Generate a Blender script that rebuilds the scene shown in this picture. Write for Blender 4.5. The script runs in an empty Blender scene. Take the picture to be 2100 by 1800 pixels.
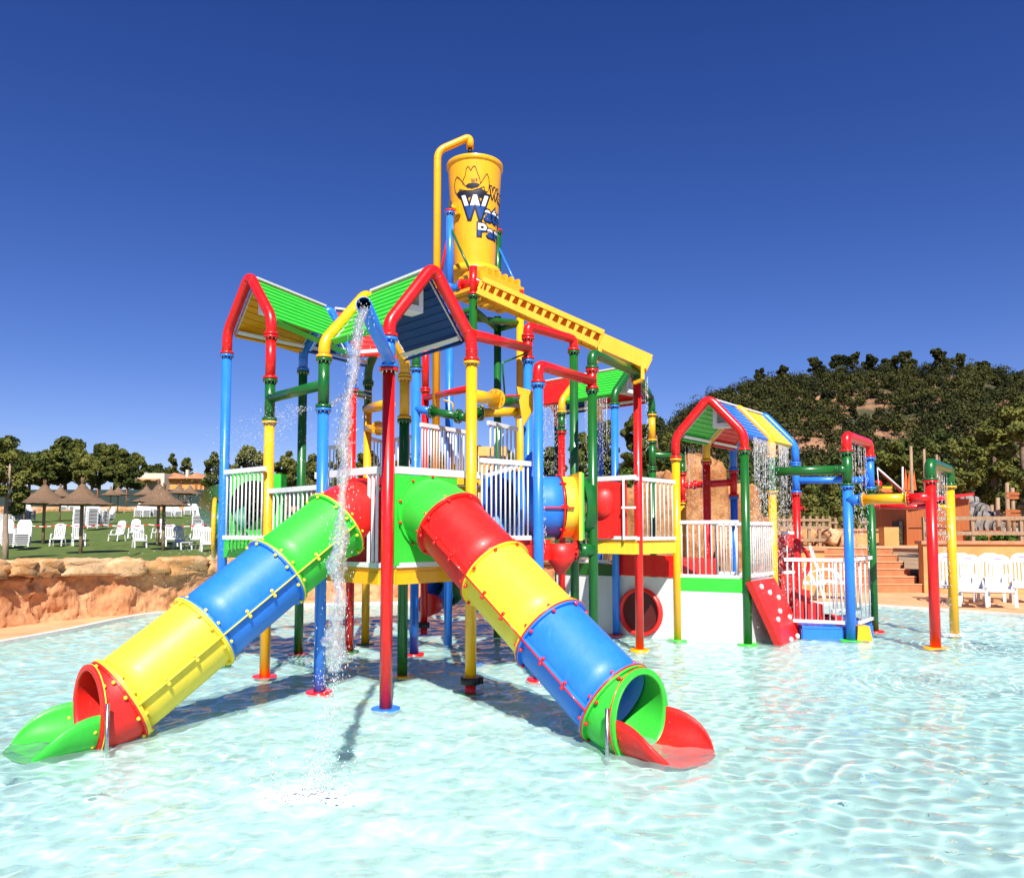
import bpy, math, random
import numpy as np
from mathutils import Vector, Matrix, noise
random.seed(7)
sc = bpy.context.scene
COL = sc.collection
R = math.radians
# ---------------------------------------------------------------- camera
EYE = 1.7
FPX, CX, PY0, PITCH = 1600.0, 1050.0, 992.0, R(3.505)
cd = bpy.data.cameras.new('camera'); cam = bpy.data.objects.new('camera', cd); COL.objects.link(cam); sc.camera = cam
cam.location = (0, 0, EYE); cam.rotation_euler = (R(90) + PITCH, 0, 0)
cd.sensor_fit = 'HORIZONTAL'; cd.sensor_width = 36; cd.lens = FPX / 2100 * 36
cd.shift_y = (PY0 - 900) / 2100; cd.clip_start = .05; cd.clip_end = 6000
# ---------------------------------------------------------------- light
SUN_DIR = Vector((-.13, 1, -1.08)).normalized()
world = bpy.data.worlds.new('World'); sc.world = world; world.use_nodes = True
wn = world.node_tree
sky = wn.nodes.new('ShaderNodeTexSky'); sky.sky_type = 'NISHITA'; sky.sun_disc = False
sky.sun_elevation = math.asin(-SUN_DIR.z); sky.sun_rotation = math.atan2(-SUN_DIR.x, -SUN_DIR.y)
sky.altitude = 200; sky.air_density = .95; sky.dust_density = .25; sky.ozone_density = 6.0
hs = wn.nodes.new('ShaderNodeHueSaturation'); hs.inputs['Hue'].default_value = .512; hs.inputs['Saturation'].default_value = 1.18; hs.inputs['Value'].default_value = 1.0
wn.links.new(sky.outputs[0], hs.inputs['Color']); 
tcw = wn.nodes.new('ShaderNodeTexCoord'); sxw = wn.nodes.new('ShaderNodeSeparateXYZ'); wn.links.new(tcw.outputs['Generated'], sxw.inputs[0])
crw = wn.nodes.new('ShaderNodeValToRGB'); crw.color_ramp.elements[0].position = 0; crw.color_ramp.elements[0].color = (1.0, .84, .94, 1); crw.color_ramp.elements[1].position = .58; crw.color_ramp.elements[1].color = (.56, .58, .80, 1)
wn.links.new(sxw.outputs[2], crw.inputs[0]); mxw = wn.nodes.new('ShaderNodeMixRGB'); mxw.blend_type = 'MULTIPLY'; mxw.inputs[0].default_value = 1
wn.links.new(hs.outputs[0], mxw.inputs[1]); wn.links.new(crw.outputs[0], mxw.inputs[2]); wn.links.new(mxw.outputs[0], wn.nodes['Background'].inputs[0])
wn.nodes['Background'].inputs[1].default_value = .086
sl = bpy.data.lights.new('sun', 'SUN'); sl.energy = 5.0; sl.angle = R(.5); sl.color = (1, .95, .87)
so = bpy.data.objects.new('sun', sl); COL.objects.link(so); so.rotation_euler = SUN_DIR.to_track_quat('-Z', 'Y').to_euler()
sl.cycles.is_caustics_light = True
sc.view_settings.view_transform = 'Standard'; sc.view_settings.look = 'None'
sc.view_settings.exposure = .62; sc.view_settings.gamma = 1
sc.render.engine = 'CYCLES'
cy = sc.cycles
cy.use_denoising = True; cy.max_bounces = 10; cy.diffuse_bounces = 4; cy.glossy_bounces = 4
cy.transmission_bounces = 8; cy.transparent_max_bounces = 12; cy.sample_clamp_indirect = 6
cy.caustics_refractive = True; cy.caustics_reflective = False; cy.blur_glossy = .5

# ---------------------------------------------------------------- photo measurements -> places
_c, _s = math.cos(PITCH), math.sin(PITCH)
def ray(px, py):
    a = (px - CX) / FPX; k = (PY0 - py) / FPX
    return Vector((a, _c - k * _s, _s + k * _c))
def V(px, py, d):
    r = ray(px, py); return Vector((0, 0, EYE)) + r * (d / r.y)
def P(px, py, z):
    r = ray(px, py); return Vector((0, 0, EYE)) + r * ((z - EYE) / r.z)
def GP(px, py):
    p = P(px, py, 0); return Vector((p.x, p.y))
def zat(p, py):
    k = (PY0 - py) / FPX
    return EYE + p[1] * (_s + k * _c) / (_c - k * _s)
def v3(p, z): return Vector((p[0], p[1], z))

# ---------------------------------------------------------------- materials
MATS = {}
def _nt(name):
    m = bpy.data.materials.new(name); m.use_nodes = True; MATS[name] = m
    return m, m.node_tree, m.node_tree.nodes['Principled BSDF']
def ramp(nt, fac, c0, c1, p0=.3, p1=.7):
    r = nt.nodes.new('ShaderNodeValToRGB'); e = r.color_ramp.elements
    e[0].position = p0; e[1].position = p1; e[0].color = (*c0, 1); e[1].color = (*c1, 1)
    nt.links.new(fac, r.inputs[0]); return r.outputs[0]
def coords(nt, kind='Object'):
    tc = nt.nodes.new('ShaderNodeTexCoord'); return tc.outputs[kind]
def wpos(nt):
    g = nt.nodes.new('ShaderNodeNewGeometry'); return g.outputs['Position']
def noise_tex(nt, vec, scale, detail=4, rough=.5, sc3=None):
    n = nt.nodes.new('ShaderNodeTexNoise'); n.inputs['Scale'].default_value = scale; n.inputs['Detail'].default_value = detail; n.inputs['Roughness'].default_value = rough
    if sc3:
        mp = nt.nodes.new('ShaderNodeMapping'); mp.inputs['Scale'].default_value = sc3; nt.links.new(vec, mp.inputs[0]); vec = mp.outputs[0]
    nt.links.new(vec, n.inputs['Vector']); return n.outputs['Fac']
def bump(nt, b, h, strength, dist=.02):
    n = nt.nodes.new('ShaderNodeBump'); n.inputs['Strength'].default_value = strength; n.inputs['Distance'].default_value = dist
    nt.links.new(h, n.inputs['Height']); nt.links.new(n.outputs[0], b.inputs['Normal'])
def paint(name, c, rough=.28, var=.10, streak=False, coat=.25):
    """painted steel or glossy glassfibre: faint blotches, drip marks, uneven gloss"""
    m, nt, b = _nt(name)
    w = wpos(nt)
    n1 = noise_tex(nt, w, 5, 4, .6)
    n2 = noise_tex(nt, w, 40, 3, .6, (1, 1, .08))
    mx = nt.nodes.new('ShaderNodeMath'); mx.operation = 'ADD'; nt.links.new(n1, mx.inputs[0]); nt.links.new(n2, mx.inputs[1])
    hf = nt.nodes.new('ShaderNodeMath'); hf.operation = 'MULTIPLY'; hf.inputs[1].default_value = .5; nt.links.new(mx.outputs[0], hf.inputs[0])
    lo = tuple(x * (1 - var) for x in c); hi = tuple(min(1, x * (1 + var * .6) + .006) for x in c)
    st = noise_tex(nt, w, 26, 6, .75, (1, 1, .22)); sf = nt.nodes.new('ShaderNodeMapRange'); sf.inputs[1].default_value = .60; sf.inputs[2].default_value = .80; sf.inputs[4].default_value = .22; nt.links.new(st, sf.inputs[0])
    sc_ = nt.nodes.new('ShaderNodeMixRGB'); sc_.inputs[2].default_value = (.55 + .3 * c[0], .5 + .3 * c[1], .46 + .3 * c[2], 1) if max(c) > .35 else tuple(x * 1.6 for x in c) + (1,); nt.links.new(sf.outputs[0], sc_.inputs[0]); nt.links.new(ramp(nt, hf.outputs[0], lo, hi), sc_.inputs[1])
    nt.links.new(sc_.outputs[0], b.inputs['Base Color'])
    rr = nt.nodes.new('ShaderNodeMapRange'); rr.inputs[3].default_value = rough * .75; rr.inputs[4].default_value = rough * 1.5
    nt.links.new(n1, rr.inputs[0]); nt.links.new(rr.outputs[0], b.inputs['Roughness'])
    b.inputs['Coat Weight'].default_value = coat; b.inputs['Coat Roughness'].default_value = .08
    bump(nt, b, n2 if streak else n1, .12 if streak else .05, .01)
    return m
RED = paint('red_paint', (.78, .006, .004)); BLUE = paint('blue_paint', (.02, .20, .80)); GREEN = paint('green_paint', (.004, .115, .011))
YEL = paint('yellow_paint', (.95, .44, .004)); LIME = paint('lime_fibreglass', (.04, .57, .04), .42, .08, True, .06)
LEM = paint('lemon_fibreglass', (.96, .69, .04), .42, .08, True, .06); REDF = paint('red_fibreglass', (.82, .012, .008), .42, .1, True, .06)
BLUF = paint('blue_fibreglass', (.018, .20, .76), .42, .1, True, .06); ORG = paint('amber_paint', (.93, .45, .006), .4)
BLUE_SHADED = paint('shaded_blue_board', (.002, .05, .22), .65, .1, False, 0); WHITE = paint('white_paint', (.74, .74, .73), .35, .05)  # blue roof boards, colour darkened for the shade on their undersides
WPL = paint('white_plastic', (.66, .66, .66), .42, .05, False, .1); DKGRN = paint('teal_paint', (.004, .2, .12)); SKYB = paint('sky_blue_paint', (.1, .42, .85))
PINKR = paint('crimson_trim', (.75, .01, .06)); BLACK = paint('black_rubber', (.012, .012, .014), .6, .2, False, 0)
TUBE_SHADE = paint('tube_shade_navy', (.004, .02, .09), .4)  # dark navy standing in for the shade inside open tubes
def plain(name, c0, c1, scale=6, rough=.8, bs=.3, bd=.02, detail=6, p0=.35, p1=.65, sc3=None, kind=None):
    m, nt, b = _nt(name); w = wpos(nt) if kind is None else coords(nt, kind)
    n = noise_tex(nt, w, scale, detail, .6, sc3)
    nt.links.new(ramp(nt, n, c0, c1, p0, p1), b.inputs['Base Color']); b.inputs['Roughness'].default_value = rough
    if bs: bump(nt, b, n, bs, bd)
    return m
STEEL = plain('brushed_steel', (.42, .42, .42), (.6, .6, .6), 40, .3, 0); STEEL.node_tree.nodes['Principled BSDF'].inputs['Metallic'].default_value = 1
PANE = plain('grey_pane', (.42, .45, .42), (.55, .58, .55), 3, .2, 0)
WOOD = plain('weathered_wood', (.24, .15, .085), (.40, .28, .17), 9, .8, .4, .01, 6, .3, .7, (3, 3, .3))
BROWNW = plain('stained_brown_boards', (.28, .07, .015), (.42, .125, .03), 4, .6, .3, .01, 6, .3, .7, (8, 8, .4))
GREYW = plain('grey_barrel_wood', (.13, .115, .10), (.30, .27, .24), 6, .8, .4, .01)
STONEW = plain('stone_wall_rubble', (.32, .14, .05), (.62, .38, .2), 3.2, .9, .8, .1)
STUCCO = plain('apricot_stucco', (.55, .27, .085), (.64, .34, .12), 2.2, .85, .25, .01)
CAPM = plain('terracotta_coping', (.42, .19, .09), (.56, .28, .15), 4, .8, .3, .01)
PAVE = plain('sandy_paving', (.60, .30, .135), (.74, .42, .21), 1.6, .8, .35, .01, 10)
STEPM = plain('terracotta_step_tile', (.42, .15, .06), (.53, .21, .09), 5, .75, .3, .01)
COPE = plain('pale_pool_coping', (.72, .60, .54), (.82, .74, .68), 8, .6, .2, .005)
THATCH = plain('heather_thatch', (.11, .06, .032), (.30, .185, .105), 30, .95, 1.0, .06, 6, .3, .7, (1, 1, .25))
TILE = plain('clay_roof_tile', (.42, .16, .06), (.6, .27, .12), 2, .8, .4, .05)
MESHF = plain('dark_green_screen_cloth', (.012, .03, .026), (.03, .05, .045), 8, .8, .1)
GRASS = plain('lawn_turf', (.05, .09, .008), (.125, .17, .018), 2.6, .9, .9, .08, 14)
DIRT = plain('dry_ground', (.28, .17, .09), (.42, .28, .16), .6, .95, .6, .1, 10)
CREAM = plain('cream_render', (.62, .55, .45), (.7, .62, .52), 2, .85, .1); ORAW = plain('ochre_render', (.62, .28, .07), (.7, .34, .1), 2, .85, .1)
BARK = plain('bark', (.12, .075, .045), (.26, .18, .12), 14, .9, .7, .02, 6, .35, .65, (1, 1, .3))
PALEBARK = plain('pale_bark', (.26, .18, .12), (.42, .31, .22), 14, .9, .7, .02, 6, .35, .65, (1, 1, .3))
def leaf(name, c0, c1, scale=.9):
    m, nt, b = _nt(name); w = wpos(nt)
    n = noise_tex(nt, w, scale, 3, .6)
    nt.links.new(ramp(nt, n, c0, c1, .36, .64), b.inputs['Base Color']); b.inputs['Roughness'].default_value = .75
    b.inputs['Specular IOR Level'].default_value = .2
    return m
LPINE = leaf('pine_needles', (.032, .05, .010), (.13, .14, .025), .35)
LOLIVE = leaf('olive_foliage', (.06, .075, .014), (.17, .17, .035), .8)
LBUSH = leaf('bright_shrub_leaves', (.03, .07, .01), (.11, .19, .02), 1.6)
LHILL = leaf('hill_pine_foliage', (.008, .015, .003), (.075, .078, .016), .15)
def rockmat(name, lo, hi, dark, scale=1.3):
    m, nt, b = _nt(name); w = wpos(nt)
    n = noise_tex(nt, w, scale, 9, .62); n2 = noise_tex(nt, w, scale * 6, 8, .7)
    base = ramp(nt, n, lo, hi, .38, .62)
    mx = nt.nodes.new('ShaderNodeMixRGB'); mx.blend_type = 'MULTIPLY'; mx.inputs[0].default_value = .7
    nt.links.new(base, mx.inputs[1]); nt.links.new(ramp(nt, n2, dark, (1, 1, 1), .3, .55), mx.inputs[2])
    nt.links.new(mx.outputs[0], b.inputs['Base Color']); b.inputs['Roughness'].default_value = .9
    bump(nt, b, n2, .8, .05)
    return m
ROCK = rockmat('golden_boulder', (.55, .27, .09), (.72, .47, .26), (.6, .45, .35))
EARTH = rockmat('red_earth_wall', (.50, .19, .07), (.68, .35, .17), (.6, .45, .4), 1.0)
CLIFF = rockmat('pale_orange_cliff', (.36, .13, .035), (.62, .32, .13), (.22, .13, .1), 1.5)
def watermat():
    m = bpy.data.materials.new('pool_water'); m.use_nodes = True; nt = m.node_tree; nt.nodes.clear()
    o = nt.nodes.new('ShaderNodeOutputMaterial'); g = nt.nodes.new('ShaderNodeBsdfGlass')
    g.inputs['IOR'].default_value = 1.33; g.inputs['Roughness'].default_value = 0; g.inputs['Color'].default_value = (.97, 1, 1, 1)
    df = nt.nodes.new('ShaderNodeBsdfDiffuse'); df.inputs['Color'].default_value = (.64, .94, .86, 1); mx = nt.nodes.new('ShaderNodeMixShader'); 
    w = wpos(nt); tot = None       # bubbles near the surface where jets land; tower patch added to lighten its shadow
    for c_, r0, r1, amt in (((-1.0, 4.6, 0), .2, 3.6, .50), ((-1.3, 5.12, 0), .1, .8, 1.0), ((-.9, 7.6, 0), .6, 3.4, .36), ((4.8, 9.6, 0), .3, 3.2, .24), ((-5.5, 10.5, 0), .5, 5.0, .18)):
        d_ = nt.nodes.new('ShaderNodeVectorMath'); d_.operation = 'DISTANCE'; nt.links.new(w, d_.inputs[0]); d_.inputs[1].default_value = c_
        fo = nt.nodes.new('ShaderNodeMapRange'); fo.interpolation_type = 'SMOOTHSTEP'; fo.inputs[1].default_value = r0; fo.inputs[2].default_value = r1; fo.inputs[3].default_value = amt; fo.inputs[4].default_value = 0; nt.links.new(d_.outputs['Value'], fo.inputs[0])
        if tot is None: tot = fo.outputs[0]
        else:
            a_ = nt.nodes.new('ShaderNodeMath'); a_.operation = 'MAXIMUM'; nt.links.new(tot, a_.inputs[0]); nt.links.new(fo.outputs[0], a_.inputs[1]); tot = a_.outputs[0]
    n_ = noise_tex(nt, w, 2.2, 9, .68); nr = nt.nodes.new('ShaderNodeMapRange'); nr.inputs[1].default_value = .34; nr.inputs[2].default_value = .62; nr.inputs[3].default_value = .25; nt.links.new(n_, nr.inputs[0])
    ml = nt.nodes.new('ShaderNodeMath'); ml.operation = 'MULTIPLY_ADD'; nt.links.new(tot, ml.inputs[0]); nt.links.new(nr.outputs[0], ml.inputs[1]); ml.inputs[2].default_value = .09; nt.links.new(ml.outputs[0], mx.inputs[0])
    nt.links.new(g.outputs[0], mx.inputs[1]); nt.links.new(df.outputs[0], mx.inputs[2]); nt.links.new(mx.outputs[0], o.inputs[0]); return m
def splashmat(name, trans=.55):
    m, nt, b = _nt(name)
    b.inputs['Base Color'].default_value = (.93, .95, .96, 1); b.inputs['Roughness'].default_value = .12
    b.inputs['Transmission Weight'].default_value = trans; b.inputs['IOR'].default_value = 1.33
    tr = nt.nodes.new('ShaderNodeBsdfTransparent'); mx = nt.nodes.new('ShaderNodeMixShader'); mx.inputs[0].default_value = .72 if trans > .6 else .35; o = nt.nodes['Material Output']
    nt.links.new(b.outputs[0], mx.inputs[1]); nt.links.new(tr.outputs[0], mx.inputs[2]); nt.links.new(mx.outputs[0], o.inputs[0])
    return m
SPLASH = splashmat('falling_water', .8); DROP = splashmat('water_drops', .35); FOAM = splashmat('white_foam', .15)
def glassy():
    m = bpy.data.materials.new('clear_water_sheet'); m.use_nodes = True; nt = m.node_tree; nt.nodes.clear()
    o = nt.nodes.new('ShaderNodeOutputMaterial'); a = nt.nodes.new('ShaderNodeBsdfTransparent'); g = nt.nodes.new('ShaderNodeBsdfPrincipled'); mx = nt.nodes.new('ShaderNodeMixShader')
    g.inputs['Base Color'].default_value = (.9, .93, .95, 1); g.inputs['Roughness'].default_value = .1
    n = noise_tex(nt, wpos(nt), 30, 4, .6, (1, 1, .1)); mr = nt.nodes.new('ShaderNodeMapRange'); mr.inputs[1].default_value = .35; mr.inputs[2].default_value = .75; mr.inputs[3].default_value = .06; mr.inputs[4].default_value = .6
    nt.links.new(n, mr.inputs[0]); nt.links.new(mr.outputs[0], mx.inputs[0]); nt.links.new(a.outputs[0], mx.inputs[1]); nt.links.new(g.outputs[0], mx.inputs[2]); nt.links.new(mx.outputs[0], o.inputs[0])
    return m
SHEET = glassy()

# ---------------------------------------------------------------- mesh builder
def woff(o):
    v = Vector((0, 0, 0))
    while o: v += o.location; o = o.parent
    return v
class MB:
    def __init__(s): s.v = []; s.f = []; s.m = []; s.sm = []
    def _add(s, vs, fs, mi=0, smooth=False):
        b = len(s.v); s.v += [tuple(v) for v in vs]
        for f in fs: s.f.append(tuple(i + b for i in f)); s.m.append(mi); s.sm.append(smooth)
        return s
    def box(s, c, size, ax=None, mi=0, taper=None):
        """box at centre c with half-axes along ax (3 unit vectors)"""
        c = Vector(c); ax = ax or (Vector((1, 0, 0)), Vector((0, 1, 0)), Vector((0, 0, 1)))
        hx, hy, hz = (ax[i] * (size[i] / 2) for i in range(3)); t = taper or 1
        vs = []
        for z, k in ((-1, 1), (1, t)):
            for x, y in ((-1, -1), (1, -1), (1, 1), (-1, 1)): vs.append(c + hx * x * k + hy * y * k + hz * z)
        return s._add(vs, [(3, 2, 1, 0), (4, 5, 6, 7), (0, 1, 5, 4), (1, 2, 6, 5), (2, 3, 7, 6), (3, 0, 4, 7)], mi)
    def bar(s, p, q, w, h, up=(0, 0, 1), mi=0):
        p, q = Vector(p), Vector(q); d = (q - p); L = d.length; d.normalize(); up = Vector(up)
        sx = d.cross(up)
        if sx.length < 1e-4: sx = d.cross(Vector((1, 0, 0)))
        sx.normalize(); uz = sx.cross(d).normalized()
        return s.box((p + q) / 2, (L, w, h), (d, sx, uz), mi)
    def cyl(s, p, q, r0, r1=None, n=20, mi=0, caps=True):
        return s.tube([p, q], [r0, r0 if r1 is None else r1], n, mi, caps)
    def tube(s, pts, r, n=20, mi=0, caps=True, inner=None):
        pts = [Vector(p) for p in pts]; m = len(pts)
        rs = r if isinstance(r, (list, tuple)) else [r] * m
        t = [(pts[min(i + 1, m - 1)] - pts[max(i - 1, 0)]).normalized() for i in range(m)]
        a = Vector((0, 0, 1)) if abs(t[0].z) < .9 else Vector((1, 0, 0))
        nx = t[0].cross(a).normalized(); vs = []
        for i in range(m):
            if i:
                ax = t[i - 1].cross(t[i])
                if ax.length > 1e-6: nx = Matrix.Rotation(t[i - 1].angle(t[i]), 3, ax.normalized()) @ nx
            ny = t[i].cross(nx).normalized()
            for j in range(n):
                an = 2 * math.pi * j / n; vs.append(pts[i] + (nx * math.cos(an) + ny * math.sin(an)) * rs[i])
        fs = [(i * n + j, i * n + (j + 1) % n, (i + 1) * n + (j + 1) % n, (i + 1) * n + j) for i in range(m - 1) for j in range(n)]
        s._add(vs, fs, mi, True)
        if caps:
            b = len(s.v) - len(vs)
            s.f.append(tuple(b + j for j in reversed(range(n)))); s.m.append(mi); s.sm.append(False)
            s.f.append(tuple(b + (m - 1) * n + j for j in range(n))); s.m.append(mi); s.sm.append(False)
        return s
    def sphere(s, c, r, n=8, k=6, mi=0, sq=(1, 1, 1)):
        c = Vector(c); vs = [c + Vector((0, 0, r * sq[2]))]
        for i in range(1, k):
            th = math.pi * i / k
            for j in range(n):
                ph = 2 * math.pi * j / n; vs.append(c + Vector((r * sq[0] * math.sin(th) * math.cos(ph), r * sq[1] * math.sin(th) * math.sin(ph), r * sq[2] * math.cos(th))))
        vs.append(c - Vector((0, 0, r * sq[2]))); fs = [(0, 1 + j, 1 + (j + 1) % n) for j in range(n)]
        for i in range(k - 2):
            a = 1 + i * n; fs += [(a + j, a + n + j, a + n + (j + 1) % n, a + (j + 1) % n) for j in range(n)]
        a = 1 + (k - 2) * n; fs += [(a + j, len(vs) - 1, a + (j + 1) % n) for j in range(n)]
        return s._add(vs, fs, mi, True)
    def prism(s, poly, ext, mi=0):
        """poly: list of 3-D points (planar), extruded by vector ext"""
        n = len(poly); ext = Vector(ext); vs = [Vector(p) for p in poly] + [Vector(p) + ext for p in poly]
        return s._add(vs, [tuple(reversed(range(n))), tuple(range(n, 2 * n))] + [(i, (i + 1) % n, n + (i + 1) % n, n + i) for i in range(n)], mi)
    def loft(s, rings, mi=0, closed=True, smooth=True):
        n = len(rings[0]); vs = [p for r in rings for p in r]; m = len(rings)
        rng = range(n) if closed else range(n - 1)
        return s._add(vs, [(i * n + j, i * n + (j + 1) % n, (i + 1) * n + (j + 1) % n, (i + 1) * n + j) for i in range(m - 1) for j in rng], mi, smooth)
    def build(s, name, mats, parent=None, origin=None):
        me = bpy.data.meshes.new(name); off = woff(parent) if parent else (Vector(origin) if origin is not None else Vector((0, 0, 0)))
        vs = [(x - off.x, y - off.y, z - off.z) for x, y, z in s.v]
        me.from_pydata(vs, [], s.f)
        mats = mats if isinstance(mats, (list, tuple)) else [mats]
        for m in mats: me.materials.append(m)
        me.polygons.foreach_set('material_index', s.m); me.polygons.foreach_set('use_smooth', s.sm); me.update()
        o = bpy.data.objects.new(name, me); COL.objects.link(o)
        if parent: o.parent = parent
        elif origin is not None: o.location = origin
        return o
def npmesh(name, v, f, mat, parent=None, smooth=True, origin=None, k=None):
    k = k or f.shape[1]; me = bpy.data.meshes.new(name); off = np.array(woff(parent)) if parent else (np.array(origin) if origin is not None else np.zeros(3))
    v = np.asarray(v, float) - off
    me.vertices.add(len(v)); me.vertices.foreach_set('co', v.astype(np.float32).ravel())
    me.loops.add(f.size); me.loops.foreach_set('vertex_index', f.astype(np.int32).ravel())
    me.polygons.add(len(f)); me.polygons.foreach_set('loop_start', np.arange(0, f.size, k, dtype=np.int32)); me.polygons.foreach_set('loop_total', np.full(len(f), k, dtype=np.int32))
    me.polygons.foreach_set('use_smooth', np.full(len(f), smooth)); me.materials.append(mat); me.update(); me.validate()
    o = bpy.data.objects.new(name, me); COL.objects.link(o)
    if parent: o.parent = parent
    elif origin is not None: o.location = origin
    return o
def tag(o, label=None, cat=None, group=None, kind=None):
    if label: o['label'] = label
    if cat: o['category'] = cat
    if group: o['group'] = group
    if kind: o['kind'] = kind
    return o
def thing(name, label, cat, loc=(0, 0, 0), group=None):
    o = bpy.data.objects.new(name, None); o.empty_display_size = .2; COL.objects.link(o); o.location = loc
    return tag(o, label, cat, group)
KIDS = {}
def kids(o):
    return [c for c in COL.objects if c.parent == o]
def dup(root, loc, rz, label, group=None, ks=None, scale=None):
    c = root.copy(); COL.objects.link(c); c.location = loc; c.rotation_euler = (0, 0, rz)
    if scale: c.scale = scale
    c['label'] = label
    if group: c['group'] = group
    if ks is not None:
        for k in ks:
            q = k.copy(); COL.objects.link(q); q.parent = c
    return c
def fillet(pts, rad, n=6):
    pts = [Vector(p) for p in pts]; out = [pts[0]]
    for i in range(1, len(pts) - 1):
        a, b, c = pts[i - 1], pts[i], pts[i + 1]; u = (a - b); w = (c - b)
        L = min(rad, u.length * .48, w.length * .48); p0 = b + u.normalized() * L; p1 = b + w.normalized() * L
        for k in range(n + 1):
            t = k / n; out.append(p0 * (1 - t) ** 2 + b * 2 * t * (1 - t) + p1 * t * t)
    out.append(pts[-1]); return out

# ---------------------------------------------------------------- pipe kit
def flange(parent, p, ax, r, cu, cl, k=1.42, th=.03, bolts=10, black=False):
    """two bolted collars meeting at p; cu on the +ax side, cl on the other"""
    p = Vector(p); ax = Vector(ax).normalized(); m = MB()
    g = .004
    m.cyl(p + ax * g, p + ax * (g + th), r * k, n=24, mi=0); m.cyl(p - ax * (g + th), p - ax * g, r * k, n=24, mi=1)
    m.cyl(p - ax * (g + .001), p + ax * (g + .001), r * (k * .93), n=24, mi=3)
    a = ax.orthogonal().normalized(); b = ax.cross(a)
    for i in range(bolts):
        t = 2 * math.pi * i / bolts; q = p + (a * math.cos(t) + b * math.sin(t)) * r * (k * .82)
        m.cyl(q - ax * (g + th + .022), q + ax * (g + th + .012), r * .095, n=6, mi=2)
    return m.build('flange', [cu, cl, STEEL, BLACK], parent)
def pipe(parent, pts, r, mat, name='pipe', rad=.18, rings=True, n=22):
    m = MB(); f = fillet(pts, rad, 7); m.tube(f, r, n)
    if rings and len(pts) > 2:      # weld rings where bends meet straight pipe
        P3 = [Vector(p) for p in pts]
        for i in range(1, len(P3) - 1):
            for q in (P3[i - 1], P3[i + 1]):
                d = (q - P3[i]); L = min(rad, d.length * .48)
                if L < d.length * .47: c = P3[i] + d.normalized() * L; m.tube([c - d.normalized() * .006, c + d.normalized() * .006], r * 1.025, n)
    return m.build(name, mat, parent)
def post(parent, pos, r, segs, base=None, name='post', plate=None, bolts=10):
    """segs: [(z_top, mat), ...] from the bottom up; flanges at every joint. First segment is the part, rest are its sub-parts"""
    z = -.3; root = None
    for i, (zt, mt) in enumerate(segs):
        m = MB().tube([v3(pos, z), v3(pos, zt)], r, 24)
        o = m.build(name if i == 0 else 'pipe_section', mt, root or parent)
        if i == 0: root = o
        if i < len(segs) - 1: flange(root, v3(pos, zt), (0, 0, 1), r, segs[i + 1][1], mt, bolts=bolts)
        z = zt
    if base is not None:
        m = MB(); m.cyl(v3(pos, -.05), v3(pos, .014), r * 2.3, n=28)
        for i in range(10):
            t = 2 * math.pi * i / 10; m.cyl(v3((pos[0] + math.cos(t) * r * 2.1, pos[1] + math.sin(t) * r * 2.1), -.03), v3((pos[0] + math.cos(t) * r * 2.1, pos[1] + math.sin(t) * r * 2.1), -.004), r * .16, n=6)
        m.build('base_plate', base, root)
    return root
def gable(parent, a, b, za, zb, zbend, zap, r, mat):
    """rafter pipe: up from post a, over the apex and down to post b"""
    a2, b2 = Vector(a), Vector(b); mid = (a2 + b2) / 2
    pts = [v3(a2, za), v3(a2, zbend), v3(mid, zap), v3(b2, zbend), v3(b2, zb)]
    return pipe(parent, pts, r, mat, 'rafter_pipe', .12)
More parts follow.
